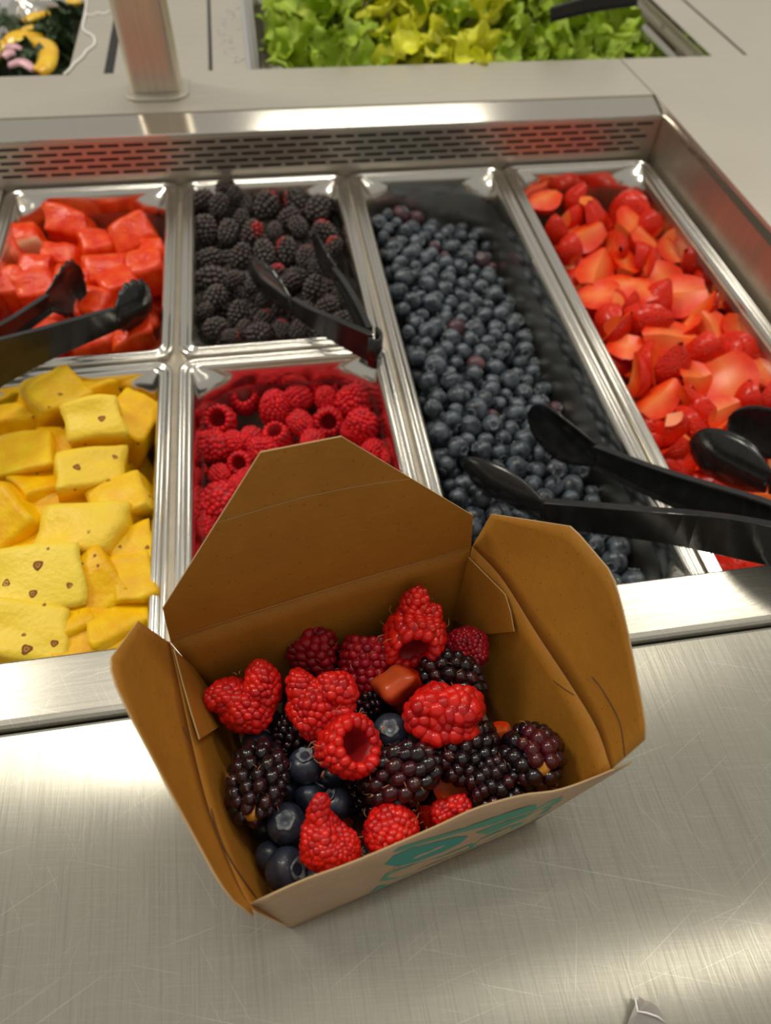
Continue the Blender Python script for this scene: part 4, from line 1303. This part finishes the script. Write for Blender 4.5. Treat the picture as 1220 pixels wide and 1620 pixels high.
# ---- blueberries: a settled heap of balls, higher along the left wall
def blue_heap():
    g = np.random.default_rng(3)
    x0, x1, y0, y1 = 0.1865, 0.3135, -0.243, 0.243
    def surf(x, y):
        s = (x - x0) / (x1 - x0)
        left = -0.057
        right = np.where(y > 0, -0.093, -0.093 + 0.010 * np.clip(-y / 0.2, 0, 1))
        return left + (right - left) * s - 0.003 * np.clip((y - 0.15) / 0.1, 0, 1)
    pts, rad = [], []
    R0 = 0.0086
    dx, dy = 2 * R0, 2 * R0 * 0.87
    for lay in range(3):
        j = 0
        y = y0 + R0 + (lay % 2) * R0 * 0.6
        while y < y1 - R0 * 0.5:
            x = x0 + R0 + (R0 if (j + lay) % 2 else 0)
            while x < x1 - R0 * 0.4:
                pts.append((x + g.uniform(-.004, .004), y + g.uniform(-.004, .004), lay))
                rad.append(R0 * g.uniform(0.70, 1.12))
                x += dx
            y += dy
            j += 1
    p = np.array(pts); rad = np.array(rad)
    lay = p[:, 2].copy()
    p[:, 2] = surf(p[:, 0], p[:, 1]) - R0 - lay * R0 * 1.65 + g.uniform(-.003, .004, len(p))
    for it in range(70):
        d = p[:, None, :] - p[None, :, :]
        dist = np.sqrt((d ** 2).sum(-1)) + np.eye(len(p))
        ov = np.clip((rad[:, None] + rad[None, :]) - dist, 0, None)
        np.fill_diagonal(ov, 0)
        push = (d / dist[..., None] * ov[..., None] * 0.28).sum(1)
        p += push
        p[:, 2] -= 0.00010
        p[:, 0] = np.clip(p[:, 0], x0 + rad * 0.9, x1 - rad * 0.9)
        p[:, 1] = np.clip(p[:, 1], y0 + rad * 0.9, y1 - rad * 0.9)
        fl = surf(p[:, 0], p[:, 1]) - R0 * 5.2
        p[:, 2] = np.maximum(p[:, 2], fl)
    rel = p[:, 2] - surf(p[:, 0], p[:, 1]) + rad
    return p, rad, rel, g
bp, brad, brel, g = blue_heap()
order = np.argsort(-brel)
top_idx = set(order[:300].tolist())
rr_ = random.Random(26)
for k in order[:300]:
    red = rr_.random() < 0.055
    o = thing_of('blueberry', [('body', ME_BLUE_RED if red else ME_BLUE_PAN[int(k) % 2])])
    ax = Vector((rr_.uniform(-1, 1), rr_.uniform(-1, 1), rr_.uniform(-.5, 1)))
    place(o, tuple(bp[k]), rot_to(ax, rr_.uniform(0, 6)), float(brad[k]) * 1.02)
    tag(o, ('purplish-red unripe blueberry among dark ones, %s of the long pan' if red else 'dusty blue blueberry on top of the heap, %s of the long pan') % zone(bp[k], .187, .313, -.243, .243), 'blueberry', 'blueberries in the long pan')
    link('calyx', ME_CALYX, o)
bv, bf = ICO[2]
vs, fs = [], []
for k in range(len(bp)):
    if k in top_idx: continue
    o_ = len(vs)
    vs.extend((bv * brad[k] + bp[k]).tolist())
    fs.extend([tuple(i + o_ for i in t) for t in bf])
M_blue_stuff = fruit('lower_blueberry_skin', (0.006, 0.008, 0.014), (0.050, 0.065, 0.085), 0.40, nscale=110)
o = obj('lower_blueberries', vs, fs, M_blue_stuff)
tag(o, 'lower layer of blueberries filling the long pan', 'blueberries', kind='stuff')

# ================================================================== TONGS
def tong_arm(name, pts, heights, parent, O, side, flange=0.0050, t=0.0016, n=22, upv=Vector((0, 0, 1))):
    """C-section arm swept along a path; side = +1/-1 turns the open channel"""
    P = catmull(pts, n)
    vs, frames = [], []
    for i, p in enumerate(P):
        a, b = P[max(0, i - 1)], P[min(n - 1, i + 1)]
        tg = (b - a).normalized()
        u = (upv - tg * upv.dot(tg)).normalized()
        s = tg.cross(u) * side
        k = i / (n - 1) * (len(heights) - 1)
        j = min(int(k), len(heights) - 2)
        h = lerp(heights[j], heights[j + 1], k - j)
        frames.append((p, tg, u, s, h))
        f = flange
        for (cs_, cu) in ((0, -h / 2), (f, -h / 2), (f, -h / 2 + t), (t, -h / 2 + t), (t, h / 2 - t), (f, h / 2 - t), (f, h / 2), (0, h / 2)):
            vs.append(p + s * cs_ + u * cu - O)
    fs = grid_faces(n, 8, 0, True) + [tuple(range(7, -1, -1)), tuple(range((n - 1) * 8, n * 8))]
    o = obj(name, vs, fs, M_tong, parent, False)
    fix_normals(o.data)
    bevel(o, 0.0005, 2)
    return o, frames
def tong_tip(parent, O, frame, end, width, cup, scallop, n=22, m=11, name='scoop_tip', point=0.55):
    """scoop at the end of an arm: cupped leaf, with a toothed edge if scalloped"""
    p, tg, u, s, h = frame
    d = end - p
    L = d.length
    d.normalize()
    u = (u - d * u.dot(d)).normalized()
    s2 = d.cross(u)
    if s2.dot(s) < 0: s2 = -s2
    vs = []
    for i in range(n):
        v = i / (n - 1)
        prof = h / 2 + (width / 2 - h / 2) * math.sin(math.pi * min(1, v / point) / 2) if v < point else width / 2 * math.sqrt(max(0.02, 1 - ((v - point) / (1 - point)) ** 2.4))
        for j in range(m):
            w = -1 + 2 * j / (m - 1)
            k = prof
            if scallop and abs(w) > 0.7 and v > 0.2: k *= 1 + 0.14 * (0.5 + 0.5 * math.sin(v * 5.5 * 2 * math.pi)) * (abs(w) - 0.7) / 0.3
            c = cup * (w * w) * math.sin(math.pi * min(1, v * 0.9 + 0.05))
            c2 = cup * 0.9 * (max(0, v - 0.55) / 0.45) ** 2
            vs.append(p + d * (L * v) + u * (k * w) + s2 * (c + c2) - O)
    o = obj(name, vs, grid_faces(n, m), M_tong, parent)
    solid(o, 0.0016, 0.0)
    return o
def tongs(label, O, armA, armB, bend=None, group='black serving tongs'):
    e = empty('serving_tongs', O, label, 'tongs', group)
    for (pts, hts, side, end, width, cup, sc, *rest) in (armA, armB):
        o, fr = tong_arm('arm', pts, hts, e, O, side)
        tong_tip(o, O, fr[-1], end, width, cup, sc, point=rest[0] if rest else 0.55)
    if bend:
        pts, h = bend
        vs = []
        P = catmull(pts, 18)
        for p in P:
            for z in (-h / 2, h / 2): vs.append(p + Vector((0, 0, z)) - O)
        o = obj('spring_bend', vs, grid_faces(18, 2), M_tong, e, True)
        solid(o, 0.0022, 0.0)
    return e
# blueberry tongs, handle towards the right
tongs('black tongs with smooth scoops reaching into the blueberries from the right', at(1330, 890, .018),
      ([at(1330, 892, .020), at(1220, 824, .002), at(1060, 768, -.030), at(945, 720, -.050)], [.026, .027, .025, .020], -1, at(848, 652, -.064), .042, .008, False),
      ([at(1330, 900, .020), at(1220, 866, .013), at(1060, 838, -.014), at(862, 816, -.040)], [.026, .029, .027, .024], 1, at(722, 748, -.058), .038, .008, False),
      bend=([at(1326, 890, .020), at(1350, 892, .020), at(1356, 898, .020), at(1350, 904, .020), at(1326, 900, .020)], .026))
# strawberry tongs, handle towards the right
tongs('black tongs with grey scoops in the cut strawberries at the right frame edge', at(1460, 860, .018),
      ([at(1460, 850, .020), at(1340, 750, -.010), at(1270, 700, -.030)], [.02, .02, .02], -1, at(1158, 664, -.052), .036, .005, False, .4),
      ([at(1460, 860, .020), at(1330, 800, -.006), at(1215, 764, -.034)], [.02, .018, .016], 1, at(1082, 704, -.054), .040, .008, False, .5),
      bend=([at(1456, 847, .020), at(1480, 850, .020), at(1488, 857, .020), at(1480, 864, .020), at(1456, 858, .020)], .020))
# blackberry tongs, folded strip with its bend on the rim
b0 = at(592, 550, -.024)
tongs('black tongs lying in the blackberries with their bend over the pan rim', b0,
      ([at(585, 553, -.025), at(535, 528, -.026), at(490, 505, -.031), at(462, 486, -.036)], [.026, .022, .018, .015], 1, at(384, 428, -.046), .034, .006, True),
      ([at(590, 540, -.025), at(570, 495, -.028), at(548, 455, -.033), at(534, 434, -.037)], [.026, .022, .017, .014], -1, at(505, 378, -.046), .026, .006, True),
      bend=([at(583, 556, -.0255), at(596, 561, -.0255), at(603, 551, -.0255), at(595, 539, -.0255)], .026))
# watermelon tongs, handle off to the left
tongs('black tongs with toothed tips lying across the watermelon and pineapple pans', at(-130, 640, 0.0),
      ([at(-130, 635, -.002), at(-40, 560, -.016), at(20, 516, -.030), at(74, 478, -.040)], [.026, .022, .016, .015], 1, at(120, 440, -.050), .042, .008, True),
      ([at(-130, 650, -.002), at(-30, 590, -.010), at(70, 548, -.024), at(185, 506, -.040)], [.034, .036, .026, .018], -1, at(252, 478, -.050), .040, .009, True),
      bend=([at(-126, 632, -.002), at(-150, 646, -.002), at(-158, 655, -.002), at(-150, 662, -.002), at(-126, 648, -.002)], .030))

# ================================================================== REAR SIDE OF THE COUNTER
# square post on its welded base plate
post = empty('guard_post', (-0.013, 0.350, 0), 'square stainless post with a round-cornered base plate on the counter', 'post')
def rr_prism(w, l, r, z0, z1, mat, name, parent, n=6):
    p = rrect(w, l, r, n)
    v, f = prism_vf(p, z0, z1)
    o = obj(name, v, f, mat, parent, False)
    bevel(o, 0.0006, 2)
    return o
rr_prism(0.0640, 0.060, 0.018, 0.0, 0.0032, M_back, 'base_plate', post)
rr_prism(0.0490, 0.036, 0.007, 0.0032, 0.60, M_post, 'tube', post)
# rear well: covers, pans
ZT = -0.004
def cover(pxs, name, label, z=ZT, t=0.004, mat=M_back):
    pts = [at(x, y, z) for x, y in pxs]
    c = sum(pts, Vector()) / len(pts)
    v, f = prism_vf([(p.x - c.x, p.y - c.y) for p in pts], -t, 0)
    o = obj(name, v, f, mat, None, False, loc=(c.x, c.y, z))
    bevel(o, 0.0008, 2)
    return tag(o, label, 'steel cover', 'flat steel covers behind the post')
def strip_cover(xl, xr, name, label, z, mat=M_back, y0=YR + 0.0015, y1=0.72):
    c = Vector(((xl + xr) / 2, (y0 + y1) / 2, z))
    v, f = box_vf(xl - c.x, xr - c.x, y0 - c.y, y1 - c.y, -0.004, 0)
    o = obj(name, v, f, mat, None, False, loc=c)
    bevel(o, 0.0008, 2)
    return tag(o, label, 'steel cover', 'flat steel covers behind the post')
def xat(px, py, z): return at(px, py, z).x
x_k = xat(113, 110, -.012)           # right edge of the kale pan opening
x_1 = xat(166, 110, -.012)
x_2 = xat(180, 110, -.006); x_3 = xat(330, 107, -.006)
x_4 = xat(336, 107, -.006); x_5 = xat(391, 105, -.006)
x_l = xat(412, 103, -.02)
strip_cover(x_2, x_3, 'steel_cover', 'flat steel cover plate directly behind the square post', -.006)
strip_cover(x_4, x_5, 'steel_cover', 'narrow wet steel cover plate left of the lettuce', -.006)
for xa, xb in ((x_1 + .001, x_2 - .0004), (x_3 + .0004, x_4 - .0004)):
    part('cover_gap_shade', *box_vf(xa, xb, YR + .001, 0.72, -.0150, -.0090), M_dark)  # dark strips added as the shade seen between the cover plates
part('rear_well_floor', *box_vf(-0.62, 0.66, YR, 0.80, -0.202, -0.20), M_dark)
part('rear_well_front', *box_vf(-0.62, 0.66, YR - 0.002, YR, -0.20, -0.03), M_wall)
part('rear_counter_deck', *prism_vf([(xat(1190, 92, 0), YR + .0002), (1.9, YR + .0002), (1.9, 1.2), (xat(1190, 92, 0), 1.2)], -0.04, -0.0006), M_back)
xs0 = xat(1130, 92, 0); xs1 = xat(1186, 92, 0)
part('rear_side_strip', *prism_vf([(xs0, YR + .0002), (xs1 - .002, YR + .0002), (xs1 - .002, 0.80), (xs0, 0.80)], -0.03, -0.0004), M_back)
part('rear_side_lip', *box_vf(xs0 - 0.002, xs0, YR, 0.80, -0.030, 0.0006), M_polish)
slot_panel('rear_vent_panel', YR + 0.002, 0.80, -0.075, -0.004, [-0.013, -0.023, -0.033, -0.043, -0.053], 0.090, 0.096, 0.005,
           lambda u_, w_: (xs0 - 0.003, u_, w_), M_vent)
part('rear_vent_plenum', *box_vf(xs0 + 0.010, xs0 + 0.012, YR, 0.80, -0.20, -0.032), M_dark)
# lettuce pan and kale pan
make_pan('food_pan', (x_5 + 0.004 + xs0 - 0.010) / 2, 0.56, xs0 - 0.010 - x_5 - 0.004, 0.335, 'wide steel pan of lettuce behind the fruit well', 0.10, -0.020)
kp = make_pan('food_pan', (x_1 - 0.20) / 2 - 0.002, 0.522, x_1 + 0.20, 0.262, 'steel pan of dark kale salad at the top left', 0.10, -0.012)

def leaf_mesh(seed, mat, n=12, m=10, ruffle=0.22, curl=0.5, name='leaf', freq=2.2):
    r = random.Random(seed)
    off = Vector((seed * 2.3, seed * 5.1, seed * 0.7))
    vs, tv = [], []
    for i in range(n):
        v = i / (n - 1)
        w = math.sin(math.pi * (0.10 + 0.82 * v)) ** 0.6
        for j in range(m):
            s = -1 + 2 * j / (m - 1)
            x = s * w * 0.62 * (1 + 0.16 * noise.noise(Vector((v * 4, s * 2, seed))))
            y = v * 2 - 1
            z = curl * (x * x) + curl * 0.6 * (y * y) * r.choice([1, 1]) * (1 if seed % 2 else -0.6)
            p = Vector((x, y, z))
            edge = abs(s) ** 2
            p += nvec(p * freq + off) * (ruffle * (0.35 + edge))
            vs.append(tuple(p))
            tv.append(max(0.0, 1 - abs(s) * 4.5) * 0.8 * (1 - v * 0.6) + 0.1 * r.random())
    me = make_mesh(name, vs, grid_faces(n, m), mat)
    add_tone(me, tv)
    return me
LET = [leaf_mesh(s, M_let, 18, 15, 0.50, 0.7, freq=2.6) for s in range(8)]
LET2 = [leaf_mesh(s + 20, M_let2, 18, 15, 0.48, 0.7, freq=2.6) for s in range(4)]
r = random.Random(31)
lx0, lx1 = x_l + 0.006, xs0 - 0.030
k = 0
for row, (yy, zz) in enumerate(((0.412, -0.022), (0.425, -0.010), (0.445, -0.004), (0.465, 0.004), (0.49, 0.012), (0.515, 0.020), (0.545, 0.028), (0.58, 0.036), (0.62, 0.038), (0.43, -0.038), (0.47, -0.030), (0.52, -0.018), (0.57, -0.010))):
    nn_ = 17
    for i in range(nn_):
        x = lerp(lx0 + 0.02, lx1 - 0.012, (i + r.uniform(.2, .8)) / nn_)
        tx = (x - lx0) / (lx1 - lx0)
        taper = -0.05 * max(0, (tx - 0.72) / 0.28) - 0.02 * max(0, 0.15 - tx) / 0.15
        yellow = abs(tx - 0.42) < 0.17 and r.random() < 0.75  # light pooling mid-heap is painted by choosing the yellower leaves
        o = link('lettuce_leaf', (LET2 if yellow else LET)[r.randrange(4 if yellow else 8)])
        sc = r.uniform(0.022, 0.036)
        place(o, (x, yy + r.uniform(-.010, .010), zz + taper + r.uniform(-.008, .008)),
              Euler((r.uniform(-.2, 1.3), r.uniform(-.8, .8), r.uniform(0, 6.28))).to_quaternion(), sc)
        where = 'left' if tx < .25 else 'middle' if tx < .6 else 'right'
        tag(o, 'lettuce leaf coloured as brightly lit in the %s of the lettuce heap' % zone((x, yy), lx0, lx1, .40, .63) if yellow else 'torn green lettuce leaf at the %s of the lettuce heap' % zone((x, yy), lx0, lx1, .40, .63), 'lettuce leaf', 'lettuce leaves in the rear pan')
# small black tong handle lying on the lettuce
o = empty('serving_tongs', at(930, 8, .045), 'black tong handle lying on the lettuce at the top edge', 'tongs', 'black serving tongs')
tong_arm('arm', [at(870, 22, .030), at(940, 4, .040), at(1010, -6, .046)], [.014, .016, .016], o, at(930, 8, .045), 1)

KALE = [leaf_mesh(s + 40, M_kale, 14, 12, 0.42, 0.5, 'kale_leaf', 3.2) for s in range(6)]
r = random.Random(32)
for i in range(110):
    px, py = r.uniform(-40, 112), r.uniform(-10, 112)
    P = at(px, py, -0.020 + r.uniform(-.012, .006) - (0.022 if i > 60 else 0))
    if P.x > x_1 - 0.022 or P.y < YR + 0.018 or P.y > 0.63: continue
    if i <= 60 and px < 70 and py < 25: continue
    o = link('kale_leaf', KALE[i % 6])
    place(o, P, rand_quat(r), r.uniform(0.014, 0.024))
    tag(o, 'crinkled dark green kale leaf in the top left salad pan', 'kale leaf', 'kale leaves in the rear pan')
def strip_piece(name, px, z, w, mat, label, cat, thick=0.004, group=None):
    pts = [at(x, y, z + dz) for (x, y, dz) in px]
    P = catmull(pts, 14)
    O = P[7].copy()
    vs = []
    for i, p in enumerate(P):
        a, b = P[max(0, i - 1)], P[min(13, i + 1)]
        t = (b - a).normalized()
        u_ = t.cross(Vector((0, -.4, 1))).normalized()
        ww = w * math.sin(math.pi * (0.16 + 0.68 * i / 13)) ** 0.5
        for j in range(5):
            q = -1 + j / 2
            vs.append(p + u_ * (ww * q / 2) - Vector((0, 0, 1)) * (w * 0.18 * q * q) - O)
    o = obj(name, vs, grid_faces(14, 5), mat, None, True, loc=O)
    solid(o, thick, 0)
    return tag(o, label, cat, group)
GP = 'toppings on the kale salad'
strip_piece('pepper_strip', [(10, 66, 0), (30, 55, .004), (52, 42, 0)], -.012, .034, M_pepper, 'broad yellow pepper piece in the middle of the kale salad', 'pepper', group=GP)
strip_piece('pepper_strip', [(52, 60, 0), (74, 72, .004), (72, 98, .003), (58, 112, 0)], -.010, .020, M_pepper, 'curved yellow pepper strip right of the broad pepper piece', 'pepper', group=GP)
strip_piece('pepper_strip', [(38, 34, 0), (56, 24, .003), (76, 20, 0)], -.014, .011, M_pepper, 'thin yellow pepper strip at the back of the kale salad', 'pepper', group=GP)
strip_piece('pepper_strip', [(-6, 74, 0), (4, 70, .002), (12, 76, 0)], -.016, .014, M_pepper, 'small yellow pepper piece at the left frame edge', 'pepper', group=GP)
strip_piece('pepper_strip', [(108, 0, 0), (117, 3, .002), (124, 1, 0)], -.012, .010, M_pepper, 'yellow pepper bit at the top edge by the pan rim', 'pepper', group=GP)
strip_piece('onion_slice', [(6, 90, 0), (14, 82, .003), (27, 84, 0)], -.010, .010, M_onion, 'pale pink onion slice nearest the left frame edge', 'onion', .003, GP)
strip_piece('onion_slice', [(10, 72, 0), (22, 73, .003), (34, 78, 0)], -.010, .008, M_onion, 'short pink onion slice below the broad pepper piece', 'onion', .003, GP)
strip_piece('onion_slice', [(14, 102, 0), (34, 97, .004), (54, 110, 0)], -.010, .009, M_onion, 'long pink onion slice at the front of the kale salad', 'onion', .003, GP)
# water edge on the wet pan rim, its glint painted as white beads, droplets on the cover
def bead(name, px, z, rad, label):
    P = catmull([at(x, y, z) for x, y in px], 40)
    c = P[20].copy()
    v, f = tube_vf([p - c for p in P], rad, 6)
    o = obj(name, v, f, M_glint, None, True, loc=c)
    return tag(o, label, 'water', 'spilled water on the rear steel')
M_glint = plain('painted_glint_white', (0.95, 0.95, 0.93), 0.08)  # opaque white stands in for the glint along an edge
zc = -.0105
v, f = box_vf(x_k - 0.002, x_1 + 0.002, YR + 0.0015, 0.70, zc - .004, zc - .001)
o = obj('steel_cover', v, f, M_back, None, False); tag(o, 'steel pan edge with a painted water-edge glint right of the kale salad', 'steel cover', 'flat steel covers behind the post')
bead('water_edge_glint', [(101, 118), (110, 110), (118, 100), (130, 90), (137, 80), (148, 72), (150, 64), (146, 56), (135, 50), (131, 42), (134, 26), (136, 10), (138, -4)], zc + .0005, .0012, 'ragged water edge with its glint painted white, running up the pan edge beside the kale')
bead('water_edge_glint', [(134, 22), (145, 24), (155, 20), (165, 22), (173, 17)], zc + .0005, .0008, 'short water edge with its glint painted white, branching towards the post')
drop_v, drop_f = ICO[2]
dm = make_mesh('water_droplet', [(x, y, max(-0.05, z * 0.5)) for x, y, z in drop_v.tolist()], drop_f, M_water)
r = random.Random(33)
for i in range(22):
    P = at(lerp(343, 382, r.random()), lerp(4, 98, (i + r.random()) / 22), -.0055)
    o = link('water_droplet', dm)
    place(o, P, Euler((0, 0, r.uniform(0, 6))).to_quaternion(), (r.uniform(.002, .005), r.uniform(.0015, .003), .002))
    tag(o, 'water droplet on the narrow steel cover left of the lettuce', 'droplet', 'droplets on the narrow cover')

# ================================================================== TORN PLASTIC ON THE LEDGE
def plastic_scrap():
    outline = [(1005, 1577), (1016, 1583), (1026, 1586), (1038, 1594), (1052, 1618), (1060, 1650), (985, 1650), (992, 1615)]
    pts = [at(x, y, .0006) for x, y in outline]
    c = sum(pts, Vector()) / len(pts)
    bm = bmesh.new()
    lifts = [.004, .003, .003, .002, .001, .0, .0, .002]
    ring = [bm.verts.new(p - c + Vector((0, 0, l))) for p, l in zip(pts, lifts)]
    mid = bm.verts.new(at(1010, 1602, .0045) - c)
    for i in range(len(ring)):
        bm.faces.new((ring[i], ring[(i + 1) % len(ring)], mid))
    me = bpy.data.meshes.new('plastic_scrap')
    bm.to_mesh(me); bm.free()
    me.materials.append(M_film)
    o = link('plastic_scrap', me, None, c)
    solid(o, 0.0003, 0)
    fold, ff = tube_vf([at(1005, 1578, .0052) - c, at(1009, 1600, .0052) - c, at(1022, 1602, .0050) - c, at(1040, 1608, .004) - c, at(1052, 1617, .002) - c], .00035, 5)
    g_ = obj('folded_edge', fold, ff, M_glint, o)
    return tag(o, 'torn scrap of clear plastic film near the counter edge', 'plastic scrap')
plastic_scrap()
